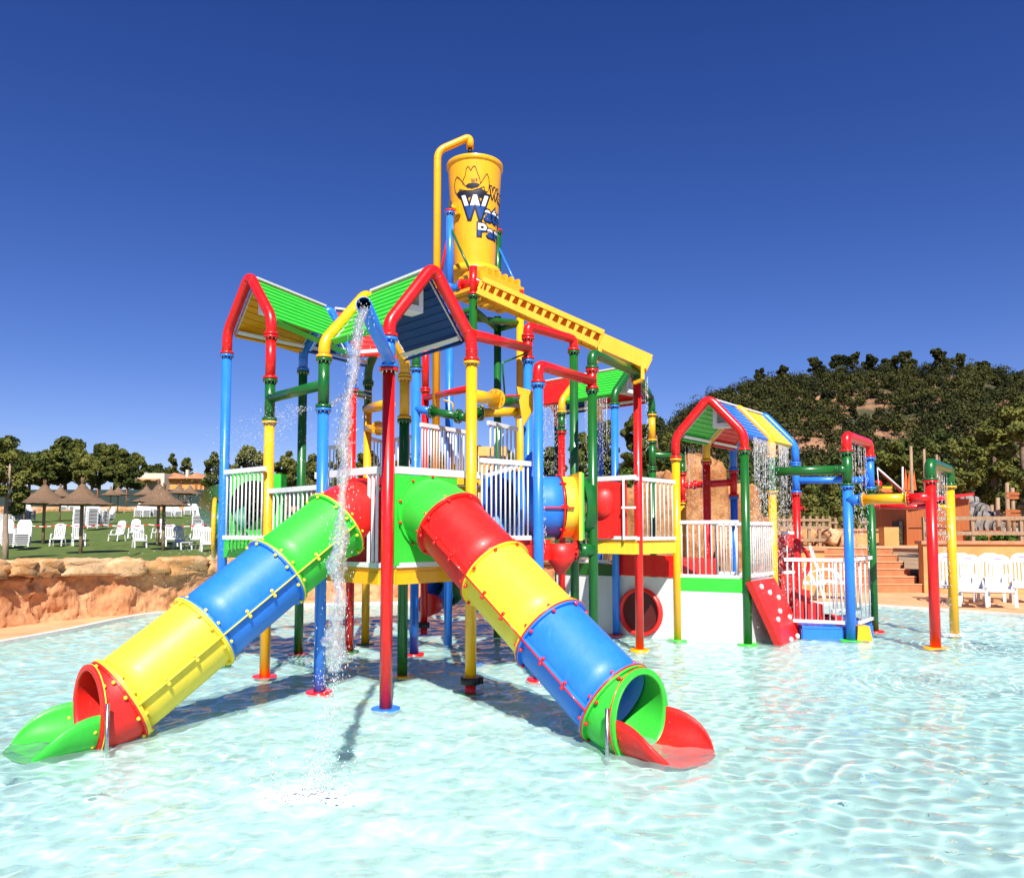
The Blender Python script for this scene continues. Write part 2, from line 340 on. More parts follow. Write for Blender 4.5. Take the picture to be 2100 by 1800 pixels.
def roof(parent, a0, a1, b0, b1, zbend, zap, ml, mr, inset=.05, dormer=None, drop=.1):
    """pitched roof from gable a (posts a0,a1) to gable b. ml covers the a0-b0 slope, mr the a1-b1 slope"""
    a0, a1, b0, b1 = map(Vector, (a0, a1, b0, b1)); am, bm = (a0 + a1) / 2, (b0 + b1) / 2
    run = (bm - am).normalized(); am = am + run * inset; bm = bm - run * inset
    zr = zap - .03
    for (p0, p1, mt) in ((a0 + run * inset, b0 - run * inset, ml), (a1 + run * inset, b1 - run * inset, mr)):
        e0 = v3(p0, zbend - .02); e1 = v3(p1, zbend - .02); r0 = v3(am, zr); r1 = v3(bm, zr)
        k = .94; e0 = r0 + (e0 - r0) * k; e1 = r1 + (e1 - r1) * k
        sl_ = (e0 - r0); nrm = (r1 - r0).cross(sl_).normalized()
        if nrm.z < 0: nrm = -nrm
        m = MB(); n = 9
        for i in range(n):      # lapped boards
            t0, t1 = i / n, (i + 1) / n
            q = [r0 + sl_ * t0 + nrm * .004, r0 + sl_ * t1 + nrm * .016, r1 + sl_ * t1 + nrm * .016, r1 + sl_ * t0 + nrm * .004]
            m.prism(q, -nrm * .022)
        sd = sl_.normalized(); rd = (r1 - r0).normalized()
        o = m.build('roof_slope', mt, parent)
        t = MB(); t.bar(e0 + sd * .013 - nrm * .03, e1 + sd * .013 - nrm * .03, .022, .075, nrm)
        t.build('fascia', mt, o)
        t = MB(); t.bar(e0 - nrm * .05 - sd * .05, e1 - nrm * .05 - sd * .05, .05, .03, nrm)
        t.bar(r0 - nrm * .022 + rd * .008, e0 - nrm * .022 + rd * .008, .012, .014, nrm)
        t.bar(r1 - nrm * .022 - rd * .008, e1 - nrm * .022 - rd * .008, .012, .014, nrm)
        t.build('edge_trim', WHITE, o)
    t = MB(); t.bar(v3(am, zr + .025), v3(bm, zr + .025), .07, .025); t.build('ridge_cap', WHITE, parent)
    if dormer:              # white triangular box under the ridge, open front with a pane
        sd_ = dormer; pe = Vector(a1 if sd_ > 0 else a0); f = v3(am + run * .06, zr - .03); h = .40; tl = .62
        ed = v3(Vector((pe.x, pe.y)) + run * inset, zbend) - v3(am, zr); ed = ed * (h / max(.05, (zr - zbend)))
        A_ = f; B_ = f - Vector((0, 0, h)); C_ = f + ed
        e = run.to_3d() * .2; c = (A_ + B_ + C_) / 3; k = .5; a_, b_, c_ = c + (A_ - c) * k, c + (B_ - c) * k, c + (C_ - c) * k
        m = MB()
        for q in ((A_, B_, b_, a_), (B_, C_, c_, b_), (C_, A_, a_, c_)): m.prism(q, e)
        g = m.build('gable_frame', WHITE, parent)
        m = MB(); m.prism([a_ + e * .6, b_ + e * .6, c_ + e * .6], e * .1); m.build('pane', PANE, g)
def railing(parent, p, q, z0, z1, mat=None, n=None, h=.055, mid=None):
    p, q = Vector(p), Vector(q); m = MB(); d = (q - p); L = d.length; u = d.normalized(); mat = mat or WHITE
    m.bar(v3(p, z1), v3(q, z1), .05, h); m.bar(v3(p, z0), v3(q, z0), .05, h * .9)
    n = n or max(3, int(L / .1))
    for i in range(n):
        c = p + d * ((i + .5) / n); m.cyl(v3(c, z0 + .02), v3(c, z1 - .02), .011, n=8)
    if mid: m.bar(v3(p, mid), v3(q, mid), .03, .03)
    return m.build('railing', mat, parent)
def deckplate(parent, poly, z, th, mat_floor, mat_side, name='deck'):
    m = MB(); m.prism([v3(p, z - .04) for p in poly], (0, 0, .04)); o = m.build(name, mat_floor, parent)
    m = MB(); n = len(poly); c = sum((Vector(p) for p in poly), Vector((0, 0))) / n
    for i in range(n):
        a, b = Vector(poly[i]), Vector(poly[(i + 1) % n])
        m.bar(v3(a, z - .045 - th / 2), v3(b, z - .045 - th / 2), .03, th)
    m.build('side_band', mat_side, o)
    return o
def bolts_on(parent, pts, r, mat, name='bolt'):
    me = None
    for p in pts:
        if me is None:
            o = MB().sphere((0, 0, 0), r, 8, 6).build(name, mat); me = o.data
        else:
            o = bpy.data.objects.new(name, me); COL.objects.link(o)
        o.parent = parent; o.location = Vector(p) - woff(parent)

# ================================================================ SETTING
outl = [Vector(p) for p in ((-9.4, -5), (-8.9, 3), (-8.1, 9))] + [P(*q, .08).to_2d() for q in ((0, 1311), (150, 1284), (300, 1255), (450, 1241), (700, 1233), (1000, 1229), (1400, 1229), (1700, 1232), (1850, 1240), (2100, 1257))] + [Vector(p) for p in ((11.6, 12.5), (12.6, 8), (13, 2), (13, -5))]
def smooth_line(pts, n=5):
    out = []
    for i in range(len(pts) - 1):
        p0 = pts[max(i - 1, 0)]; p1 = pts[i]; p2 = pts[i + 1]; p3 = pts[min(i + 2, len(pts) - 1)]
        for k in range(n):
            t = k / n
            out.append(.5 * ((2 * p1) + (p2 - p0) * t + (2 * p0 - 5 * p1 + 4 * p2 - p3) * t * t + (3 * p1 - p0 - 3 * p2 + p3) * t ** 3))
    out.append(pts[-1]); return out
edge = smooth_line(outl, 6)
cen = Vector((1, 5))
def off(pts, d):
    out = []
    for i, p in enumerate(pts):
        t = (pts[min(i + 1, len(pts) - 1)] - pts[max(i - 1, 0)]).normalized(); out.append(p + Vector((-t.y, t.x)) * d)
    return out
def strip(name, A, B, za, zb, mat):
    m = MB(); n = len(A); vs = [v3(p, za) for p in A] + [v3(p, zb) for p in B]
    m._add(vs, [(i, i + 1, n + i + 1, n + i) for i in range(n - 1)], 0, False); return m.build(name, mat)
e1 = off(edge, .13)
m = MB()
n = len(edge)
vs = [v3(p, -.3) for p in edge] + [v3(p, .05) for p in edge] + [v3(p, .05) for p in e1] + [v3(p, .0) for p in e1]
m._add(vs, [(k * n + i, k * n + i + 1, (k + 1) * n + i + 1, (k + 1) * n + i) for k in range(3) for i in range(n - 1)])
tag(m.build('pool_coping', COPE), kind='structure')
e2 = [cen + (p - cen) * 1.55 for p in e1]; e3 = [cen + (p - cen).normalized() * 4000 for p in e1]
tag(strip('paving', e1, e2, .042, .042, PAVE), kind='structure')
tag(strip('ground', e2, e3, .035, .035, DIRT), kind='structure')
# pool floor
def poolmat():
    m, nt, b = _nt('pool_floor_paint'); w = wpos(nt)
    n = noise_tex(nt, w, .5, 5, .6); nt.links.new(ramp(nt, n, (.56, .92, .83), (.68, .95, .87), .35, .65), b.inputs['Base Color']); b.inputs['Roughness'].default_value = .7
    b.inputs['Specular IOR Level'].default_value = .1
    return m
m = MB(); m._add([(-16, -6, -.2), (17, -6, -.2), (17, 22, -.2), (-16, 22, -.2)], [(0, 1, 2, 3)])
pf = m.build('pool_floor', poolmat()); tag(pf, kind='structure'); pf.cycles.is_caustics_receiver = True
# water surface: real waves
rng = np.random.RandomState(5)
NX, NY = 1080, 940
xs = np.linspace(-10.5, 13.5, NX); ys = -4 + 24.5 * (np.linspace(0, 1, NY)) ** 1.0
X, Y = np.meshgrid(xs, ys); Z = np.zeros_like(X)
for i in range(110):
    lam = .13 * (7 ** (rng.rand() ** 1.2)); k = 2 * math.pi / lam; a = rng.normal(1.9, .95); ph = rng.rand() * 6.28
    Z += .0022 * lam * np.sin(k * (X * math.cos(a) + Y * math.sin(a)) + ph) * (1.25 if lam < .6 else .8)
def smst(x, a, b): t = np.clip((x - a) / (b - a), 0, 1); return t * t * (3 - 2 * t)
# rougher where water lands: rings of ripples round each falling stream
for (sx, sy, am, rr, wl) in ((5.1, 8.9, .008, 1.1, .12), (7.3, 11.5, .008, 1.2, .14), (2.6, 5.6, .004, 1.3, .2)):
    D = np.hypot(X - sx, Y - sy); Z += am * np.exp(-(D / rr) ** 2) * np.sin(2 * math.pi * D / wl + 1.4 * np.sin(3 * np.arctan2(Y - sy, X - sx)))
TB_ = np.zeros_like(X)
for i in range(60):
    lam = .07 * (6 ** rng.rand()); k = 2 * math.pi / lam; a = rng.rand() * 6.28; TB_ += .0042 * lam * np.sin(k * (X * math.cos(a) + Y * math.sin(a)) + rng.rand() * 6.28 + 1.5 * np.sin(X * 3.1 + i) + 1.5 * np.sin(Y * 2.7 + i * 2))
Z += TB_ * np.exp(-(((X + 2.0) / 3.2) ** 2 + ((Y - 5.4) / 2.6) ** 2))
mound = np.exp(-(((X + 1.2) / .62) ** 2 + ((Y - 5.05) / .38) ** 2) ** 1.2)
v = np.stack([X.ravel(), Y.ravel(), Z.ravel()], 1); idx = np.arange(NX * NY).reshape(NY, NX)
f = np.stack([idx[:-1, :-1].ravel(), idx[:-1, 1:].ravel(), idx[1:, 1:].ravel(), idx[1:, :-1].ravel()], 1)
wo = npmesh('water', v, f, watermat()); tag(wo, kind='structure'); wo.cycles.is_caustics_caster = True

# ---- lawn terrain
def lawn_z(x, y):
    z = .75 + .055 * max(0, y - 34) - .02 * max(0, y - 110)
    t = min(1, max(0, (x - 2) / 6)); z2 = 1.28 + .03 * max(0, y - 30)
    return z * (1 - t) + z2 * t
def LP(px, py):
    r = ray(px, py)
    best = None
    d = 16.0
    while d < 140:
        p = V(px, py, d)
        if p.z <= lawn_z(p.x, p.y) + .001: return v3(p, lawn_z(p.x, p.y))
        d += .1
    return v3(p, lawn_z(p.x, p.y))
wallp = [Vector(p) for p in ((-13, 2), (-11.2, 8.5))] + [P(*q, .1).to_2d() for q in ((0, 1280), (90, 1270), (181, 1260), (260, 1254), (337, 1248), (450, 1238), (560, 1230), (700, 1223), (850, 1220), (1000, 1219), (1180, 1219))]
wall = smooth_line(wallp, 14)
m = MB(); bk = off(wall, .75); rows = []
lawnx = [-130, -90, -60, -40, -28, -20, -16]
A = bk; vs = []; NR = 26
for j in range(NR):
    t = (j / (NR - 1)) ** 1.8
    for p in A:
        tgt = Vector((p.x * 6 if p.x < 0 else p.x * 3, 150)); q = p.lerp(tgt, t); vs.append((q.x, q.y, lawn_z(q.x, q.y) + (noise.noise(Vector((q.x * .2, q.y * .2, 0))) * .06 if j > 1 else 0)))
nA = len(A); m._add(vs, [(j * nA + i, j * nA + i + 1, (j + 1) * nA + i + 1, (j + 1) * nA + i) for j in range(NR - 1) for i in range(nA - 1)], 0, True)
tag(m.build('lawn', GRASS), kind='structure')
# ---- red earth rock wall with boulders along the top
rw = thing('rock_wall', 'long low wall of red earth topped with golden boulders along the left pool edge', 'rock wall', (wall[0].x, wall[0].y, 0))
m = MB(); prof = [(0, .02), (.06, .12), (.10, .3), (.13, .5), (.10, .7), (.06, .85), (.22, .95), (.6, .9), (1.1, .8)]
rings = []
nm = off(wall, 1.0)
wl2 = []
for i in range(len(wall) - 1):
    for k in range(5): wl2.append((wall[i].lerp(wall[i + 1], k / 5), (nm[i].lerp(nm[i + 1], k / 5) - wall[i].lerp(wall[i + 1], k / 5)).normalized()))
prof2 = []
for i in range(len(prof) - 1):
    for k in range(4): prof2.append((prof[i][0] + (prof[i + 1][0] - prof[i][0]) * k / 4, prof[i][1] + (prof[i + 1][1] - prof[i][1]) * k / 4))
for p, nn in wl2:
    rg = []
    for (o_, z) in prof2:
        q = Vector((p.x, p.y, z * 1.2)); d = noise.fractal(q * 1.4, 1, 2, 5) * .12 + noise.fractal(q * 5, 1, 2, 4) * .05 + max(0, noise.noise(Vector((p.x * 1.1, p.y * 1.1, 4)))) * .07 * math.sin(min(1, z) * 3.1)
        rg.append(v3(p + nn * (o_ * .8 + d), z + noise.noise(q * 2.2) * .03))
    rings.append(rg)
m.loft(rings, closed=False); m.build('earth_face', EARTH, rw)
random.seed(11)
def boulder(c, sz, yaw, seed, mat, parent, name='boulder', n=22, k=14, rough=.25, sq=.45):
    m = MB(); m.sphere((0, 0, 0), 1, n, k); vs = []
    ca, sa = math.cos(yaw), math.sin(yaw)
    for q in m.v:
        q = Vector(q)
        f_ = lambda x: math.copysign(abs(x) ** sq, x)
        q = Vector((f_(q.x), f_(q.y), f_(q.z)))
        nz = noise.fractal(q * 1.1 + Vector((seed * 7.3, 0, 0)), 1, 2, 5) * rough * 1.6 + abs(noise.noise(q * 2.6 + Vector((seed, 3, 1)))) * -rough * .8 + noise.fractal(q * 5 + Vector((0, seed * 3.1, 0)), 1, 2, 4) * rough * .35
        q = q * (1 + nz); q = Vector((q.x * sz[0] / 2, q.y * sz[1] / 2, q.z * sz[2] / 2))
        vs.append((c[0] + q.x * ca - q.y * sa, c[1] + q.x * sa + q.y * ca, c[2] + q.z))
    m.v = vs; return m.build(name, mat, parent)
s_ = 0.0; i = 0; acc = 0; L = [0]
for a, b in zip(wl2, wl2[1:]): L.append(L[-1] + (b[0] - a[0]).length)
pos_ = .0; sd = 0
while pos_ < L[-1] - .6:
    w = random.choice((.5, .7, .9, 1.1, .6)); k = min(range(len(L)), key=lambda q: abs(L[q] - (pos_ + w / 2))); p, nn = wl2[k]
    h = random.uniform(.26, .42); sd += 1
    boulder((p.x + nn.x * .22, p.y + nn.y * .22, 1.0 + random.uniform(-.04, .05)), (w * 1.12, .62, h), math.atan2(-nn.x, nn.y), sd, ROCK, rw)
    pos_ += w * .93

# ---- foliage
def leafcloud(cent, rad, per, size, seed=0, squash=.8, up=.3):
    g = np.random.RandomState(seed); n = len(cent); N_ = n * per
    c = np.repeat(np.asarray(cent, float), per, 0); r = np.repeat(np.asarray(rad, float), per)
    d = g.normal(size=(N_, 3)); d /= np.linalg.norm(d, axis=1)[:, None]; rr = r * (.45 + .55 * g.rand(N_) ** .6)
    p = c + d * rr[:, None] * np.array([1, 1, squash])
    nrm = d + g.normal(size=(N_, 3)) * .8 + np.array([0, 0, up]); nrm /= np.linalg.norm(nrm, axis=1)[:, None]
    a = np.cross(nrm, g.normal(size=(N_, 3))); a /= np.linalg.norm(a, axis=1)[:, None] + 1e-9; b = np.cross(nrm, a)
    s1 = size * (.6 + .8 * g.rand(N_))[:, None]; s2 = s1 * .55
    v = np.stack([p - a * s1, p - b * s2, p + a * s1, p + b * s2], 1).reshape(-1, 3)
    return v, np.arange(N_ * 4).reshape(-1, 4)
def trunkmesh(base, h, r, seed, lean=0, limbs=7, crown_r=2.0, z0=.45):
    g = random.Random(seed); m = MB(); base = Vector(base); pts = [base + Vector((0, 0, -.3))]
    for i in range(1, 7): pts.append(base + Vector((lean * h * (i / 6) ** 1.5 + g.uniform(-.04, .04) * h * .3, g.uniform(-.03, .03) * h * .3, h * i / 6)))
    m.tube(pts, [r * (1.25 - .16 * i) for i in range(7)], 8); ends = []
    for k in range(limbs):
        t = z0 + (1 - z0) * (k + .5) / limbs; q = base + Vector((lean * h * t ** 1.5, 0, h * t)); an = g.uniform(0, 6.28) + k * 2.4
        L_ = crown_r * (1.1 - .5 * t) * g.uniform(.7, 1); e = q + Vector((math.cos(an) * L_, math.sin(an) * L_, L_ * g.uniform(.3, .75)))
        mid = q.lerp(e, .5) + Vector((0, 0, -.06 * L_)); m.tube([q, mid, e], [r * .45, r * .3, r * .1], 6); ends.append(e); ends.append(mid.lerp(e, .4))
    ends.append(pts[-1]); return m, ends
def tree(name, label, cat, base, h, crown_r, mat, seed, bark=BARK, group=None, per=260, leafs=.22, style='round', r=None, z0=.4, extra=24, lean=0):
    g = random.Random(seed * 13 + 1); r = r or h * .03
    root = thing(name, label, cat, base, group)
    m, ends = trunkmesh(base, h * .86, r, seed, lean, 8, crown_r, z0); m.build('trunk', bark, root)
    cs, rs = [], []
    b = Vector(base)
    for e in ends: cs.append(e); rs.append(crown_r * g.uniform(.2, .32))
    for k in range(extra):
        t = g.uniform(z0 + .05, 1.0)
        prof_ = math.sin(min(1, max(0, (t - z0) / (1 - z0))) * math.pi * (.9 if style == 'round' else .75) + .25) if style == 'round' else (1.05 - (t - z0) / (1 - z0))
        an = g.uniform(0, 6.28); rr = crown_r * max(.15, prof_) * g.uniform(.35, .95)
        cs.append(b + Vector((lean * h * t ** 1.5 + math.cos(an) * rr, math.sin(an) * rr, h * t))); rs.append(crown_r * g.uniform(.14, .27))
    v, f = leafcloud([tuple(c) for c in cs], rs, per, leafs, seed)
    npmesh('crown', v, f, mat, root, False); return root

# ---- hill with far pine wood (right)
def hill_h(x, y):
    # ridge running to the right, falling away to the left
    c = float(np.interp(x * 285.0 / max(200, y) if y < 285 else x, HX_, HH_)); yy = math.exp(-((y - 300) / 105) ** 2)
    return max(0, c * yy * (1 + .05 * noise.noise(Vector((x * .02, y * .02, 2)))) + 2.2 * noise.fractal(Vector((x * .035, y * .035, 0)), 1, 2, 4) * min(1, c / 30))
HX_ = [0, 14, 30, 42, 53, 64, 75, 96, 118, 133, 150, 166, 176, 190, 205, 260, 330]; HH_ = [2, 6, 12, 20, 30, 41, 48, 53, 55, 56, 57, 57, 56, 54, 51, 40, 30]
hx = np.linspace(0, 330, 110); hy = np.linspace(120, 420, 90)
vs = [(x, y, hill_h(x, y) + 2.0 * min(1, (y - 120) / 30)) for y in hy for x in hx]; n1 = len(hx)
m = MB(); m._add(vs, [(j * n1 + i, j * n1 + i + 1, (j + 1) * n1 + i + 1, (j + 1) * n1 + i) for j in range(len(hy) - 1) for i in range(n1 - 1)], 0, True)
HILLM = plain('hill_scrub_ground', (.05, .05, .018), (.34, .17, .09), .06, .95, .8, .5, 12, .45, .6)
tag(m.build('hill', HILLM), kind='structure')
random.seed(21)
C_, R_ = [], []
tries = 0
while len(C_) < 9000 and tries < 60000:
    tries += 1
    x = random.uniform(8, 320); y = random.uniform(125, 330); 
    if not (-.05 < x / y < .78): continue
    h = hill_h(x, y)
    if h < .7: continue
    bare = noise.noise(Vector((x * .085 + 3, y * .05, 5)))
    if bare > .27 and random.random() < .8: continue
    s = random.uniform(1.2, 3.1) * (1.3 if random.random() < .15 else 1)
    z = h + 2.0 + s * .75
    for k in range(3): C_.append((x + random.uniform(-.5, .5) * s, y + random.uniform(-.5, .5) * s, z + random.uniform(-.2, .55) * s)); R_.append(s * random.uniform(.55, .8))
v, f = leafcloud(C_, R_, 64, .36, 4, .85, .6)
tag(npmesh('hill_pine_wood', v, f, LHILL, None, False), 'dense dark pine wood covering the hillside on the right', 'wood', kind='stuff')

# ================================================================ MAIN PLAY STRUCTURE
U = Vector((.763, .765)); W = Vector((-.835, .816))
R1 = GP(790.8, 1454); Y2 = GP(965, 1421); B2 = GP(654.5, 1419); G2 = GP(824.8, 1386); Y1 = GP(542.6, 1387)
B1 = R1 + W * 3; GB = GP(612, 1341); K8 = GP(716, 1336); K9 = GP(749, 1319); B3 = GP(849, 1341); R2 = GP(869, 1301); K12 = GP(967, 1361)
def at(px, d): return Vector(((px - CX) / FPX * d, d))
BB = at(1083, 10.2); BF = at(1104, 9.1); G3 = at(1216, 10.1); R3 = GP(1312, 1332); GD = at(1178, 10.9)
B4 = GP(1264, 1302); GY = B4 + U; KY = B4 + W; KB = GY + W; KR = B4 + W * 1.9; KS = GY + W * 1.9
TF, TL, TR, TB = at(969, 11.5), at(920, 11.9), at(1067, 12.3), at(1020, 12.7)
main = thing('water_play_structure', 'tall multicoloured pipe structure with gabled roofs and decks, standing in the pool', 'play structure', (R1.x, R1.y, 0))
PR = .0605
Z = zat
post(main, R1, PR, [(Z(R1, 755), RED), (Z(R1, 692), BLUE)], BLUE)
post(main, Y2, PR, [(.14, RED), (Z(Y2, 741), YEL)], GREEN)
mb = MB(); mb.cyl(v3(Y2, .1), v3(Y2, .17), PR * 1.75, n=24); mb.cyl(v3(Y2, .135) + Vector((.1, -.02, 0)), v3(Y2, .135) + Vector((.135, -.02, 0)), .035, n=12); mb.build('valve_coupling', BLACK, main)
post(main, B2, PR, [(Z(B2, 837), BLUE), (Z(B2, 737), GREEN)], RED)
post(main, G2, PR, [(Z(G2, 860), GREEN), (Z(G2, 774), YEL)], YEL)
post(main, Y1, PR, [(Z(Y1, 863), YEL), (Z(Y1, 778), GREEN), (Z(Y1, 690), RED)], RED)
post(main, B1, PR, [(Z(B1, 727), BLUE)], GREEN)
post(main, GB, PR, [(Z(GB, 761), GREEN)], RED)
post(main, K8, PR, [(Z(K8, 798), RED), (Z(K8, 726), BLUE)], GREEN)
post(main, K9, PR, [(Z(K9, 838), YEL), (Z(K9, 786), GREEN)], GREEN)
post(main, B3, PR, [(Z(B3, 758), BLUE)], RED)
post(main, R2, PR, [(.16, RED), (Z(R2, 800), RED), (Z(R2, 690), RED)], BLUE)
mb = MB(); mb.cyl(v3(R2, .12), v3(R2, .2), PR * 1.6, n=20); mb.build('valve_coupling', BLACK, main)
post(main, K12, PR, [(2.3, BLUE), (Z(K12, 850), RED)], BLUE)
gz = lambda p, y: Z(p, y)
zb2 = Z(Y2, 693); za2 = zb2 + .66
gable(main, R1, Y2, Z(R1, 692), Z(Y2, 741), zb2 - .03, za2, PR * 1.06, RED)
flange(main, v3(R1, Z(R1, 692)), (0, 0, 1), PR, RED, BLUE); flange(main, v3(Y2, Z(Y2, 741)), (0, 0, 1), PR, RED, YEL)
flange(main, v3(Y2, Z(Y2, 722)), (0, 0, 1), PR, RED, RED, 1.12, .02, 6)
gable(main, B2, G2, Z(B2, 737), Z(G2, 774), zb2 - .03, za2, PR * 1.06, YEL)
flange(main, v3(B2, Z(B2, 735)), (0, 0, 1), PR, YEL, GREEN); flange(main, v3(G2, Z(G2, 774)), (0, 0, 1), PR, YEL, YEL)
roof(main, R1, Y2, B2, G2, zb2 - .03, za2, LIME, BLUE_SHADED, .1, -1)
zb1 = Z(Y1, 650); za1 = zb1 + .64
gable(main, B1, Y1, Z(B1, 727), Z(Y1, 690), zb1, za1, PR * 1.06, RED)
flange(main, v3(B1, Z(B1, 727)), (0, 0, 1), PR, RED, BLUE); flange(main, v3(Y1, Z(Y1, 688)), (0, 0, 1), PR, RED, RED)
gable(main, GB, K8, Z(GB, 761), Z(K8, 726), zb1 - .02, za1, PR * 1.06, BLUE)
flange(main, v3(GB, Z(GB, 761)), (0, 0, 1), PR, BLUE, GREEN); flange(main, v3(K8, Z(K8, 726)), (0, 0, 1), PR, BLUE, BLUE)
roof(main, B1, Y1, GB, K8, zb1 - .01, za1, YEL, LIME, .1, 1)
gable(main, K9, B3, Z(K9, 786), Z(B3, 758), zb1 - .05, za1, PR * 1.06, GREEN)
flange(main, v3(K9, Z(K9, 786)), (0, 0, 1), PR, GREEN, GREEN); flange(main, v3(B3, Z(B3, 756)), (0, 0, 1), PR, GREEN, BLUE)
roof(main, GB, K8, K9, B3, zb1 - .04, za1, BLUE_SHADED, REDF, .08)
# spout pipe that pours the big jet
m0 = V(746, 624, 5.95); sp = v3(R1, Z(R1, 738)); dr = (m0 - sp).normalized()
mb = MB(); nn = 28
def ringpts(c, t, r, n, side=None):
    t = t.normalized(); side = side or t.cross(Vector((0, 0, 1))).normalized(); up = side.cross(t).normalized()
    return [c + (side * math.cos(2 * math.pi * i / n) + up * math.sin(2 * math.pi * i / n)) * r for i in range(n)]
rg = [ringpts(sp, dr, PR, nn), ringpts(m0, dr, PR, nn), ringpts(m0, dr, PR * .9, nn), ringpts(sp + dr * .1, dr, PR * .9, nn)]
mb.loft(rg); o_ = mb.build('spout_pipe', BLUE, main); MB().loft([ringpts(m0 - dr * .004, dr, PR * .895, nn), ringpts(m0 - dr * .6, dr, PR * .895, nn)]).cyl(m0 - dr * .5, m0 - dr * .51, PR * .88, n=24).build('spout_shade', TUBE_SHADE, o_)  # inner sleeve and plug coloured dark as the shade inside the spout
flange(main, v3(R1, Z(R1, 755)), (0, 0, 1), PR, BLUE, RED, 1.55)
# beams
def beam(p, q, r, mt, name='crossbeam'): return MB().tube([p, q], r, 22).build(name, mt, main)
zc = Z(Y1, 817); beam(v3(Y1, zc), v3(B2, zc), PR * .95, GREEN)
beam(v3(Y2, Z(Y2, 686)), v3(BB, Z(BB, 714)), PR, RED)
def fbeam(p, q, r, mats, cuts, k=1.9):
    """beam in pieces with wide bolted flanges at the cuts"""
    p, q = Vector(p), Vector(q); c = [0] + list(cuts) + [1]; ax = (q - p).normalized(); root = None
    for i in range(len(c) - 1):
        o = MB().tube([p.lerp(q, c[i]), p.lerp(q, c[i + 1])], r, 20).build('crossbeam' if root is None else 'pipe_section', mats[i], root or main); root = root or o
        if i: flange(root, p.lerp(q, c[i]), ax, r, mats[i], mats[i - 1], k, .018)
bl = V(1062, 833, 10.6)
fbeam(v3(Y2, Z(Y2, 811)), V(1075, 828, 9.9), PR * 1.15, [YEL, GREEN], [.42], 1.75)
fbeam(V(958, 848, 9.6), V(1078, 843, 10.0), PR * .95, [GREEN, YEL, BLUE], [.22, .86], 1.7)
fbeam(v3(B3, Z(B3, 838)), V(955, 856, 10.6), PR * .95, [BLUE, GREEN, GREEN], [.33, .86], 1.7)
beam(v3(R2, Z(R2, 816)), v3(K12, Z(K12, 795)), PR * .8, RED)
beam(v3(K9, Z(K9, 838)), V(800, 828, 10.5), PR * 1.2, YEL)
fbeam(v3(K9, Z(K9, 878)), V(800, 878, 10.9), PR * 1.1, [YEL, ORG], [.5], 1.6)
beam(v3(K8, Z(K8, 803)), v3(K9, Z(K9, 812)), PR * .9, GREEN)
# right-hand arches
post(main, BB, PR, [(Z(BB, 738), BLUE), (Z(BB, 692), RED)], BLUE)
post(main, BF, PR, [(Z(BF, 787), BLUE)], RED)
post(main, G3, PR, [(Z(G3, 799), GREEN), (Z(G3, 757), RED)], YEL)
post(main, R3, PR, [(Z(R3, 779), RED)], YEL)
post(main, GD, PR, [(Z(GD, 719), GREEN)], RED)
def arch(a, b, za, zb, zt, mt, r=PR, ztb=None, nm='arch_pipe'):
    return pipe(main, [v3(a, za), v3(a, zt), v3(b, ztb or zt), v3(b, zb)], r, mt, nm, .13)
zt = Z(BB, 669); arch(BB, GD, Z(BB, 692), Z(GD, 719), zt, RED, PR * 1.05); flange(main, v3(BB, Z(BB, 692)), (0, 0, 1), PR, RED, RED); flange(main, v3(GD, Z(GD, 720)), (0, 0, 1), PR, RED, GREEN)
zt = Z(BF, 748); pipe(main, [v3(BF, Z(BF, 787)), v3(BF, zt), v3(G3, zt)], PR * 1.08, RED, 'arch_pipe', .13); flange(main, v3(BF, Z(BF, 786)), (0, 0, 1), PR, RED, BLUE)
zt = Z(G3, 724); arch(G3, R3, Z(G3, 757), Z(R3, 779), zt, GREEN, PR * 1.05); flange(main, v3(G3, Z(G3, 757)), (0, 0, 1), PR, GREEN, RED); flange(main, v3(R3, Z(R3, 780)), (0, 0, 1), PR, GREEN, RED)
pipe(main, [v3(R3, zt - .06), v3(R3.lerp(GY, .45), zt - .06), v3(GY, Z(GY, 815))], PR * .7, GREEN, 'arch_pipe', .1)
# rear-right roofs
post(main, B4, PR, [(Z(B4, 832), BLUE)], RED)
post(main, GY, PR, [(Z(GY, 961), GREEN), (Z(GY, 905), GREEN), (Z(GY, 850), YEL)], GREEN)
post(main, KY, PR, [(Z(KY, 885), RED), (Z(KY, 848), GREEN)], RED)
post(main, KB, PR, [(Z(KB, 866), BLUE)], RED)
zb4 = Z(B4, 806); za4 = zb4 + .56
gable(main, B4, GY, Z(B4, 832), Z(GY, 850), zb4, za4, PR * 1.05, GREEN); flange(main, v3(B4, Z(B4, 831)), (0, 0, 1), PR, GREEN, BLUE); flange(main, v3(GY, Z(GY, 849)), (0, 0, 1), PR, GREEN, YEL)
gable(main, KY, KB, Z(KY, 848), Z(KB, 866), zb4, za4, PR * 1.05, YEL); flange(main, v3(KY, Z(KY, 847)), (0, 0, 1), PR, YEL, GREEN); flange(main, v3(KB, Z(KB, 866)), (0, 0, 1), PR, YEL, BLUE)
gable(main, KR, KS, zb4 - .25, zb4 - .25, zb4, za4, PR * 1.05, RED)
roof(main, B4, GY, KY, KB, zb4, za4, LIME, REDF, .08, 1); roof(main, KY, KB, KR, KS, zb4, za4, REDF, BLUE_SHADED, .08)
for q in (KR, KS): post(main, q, PR, [(zb4 - .25, GREEN)], None)
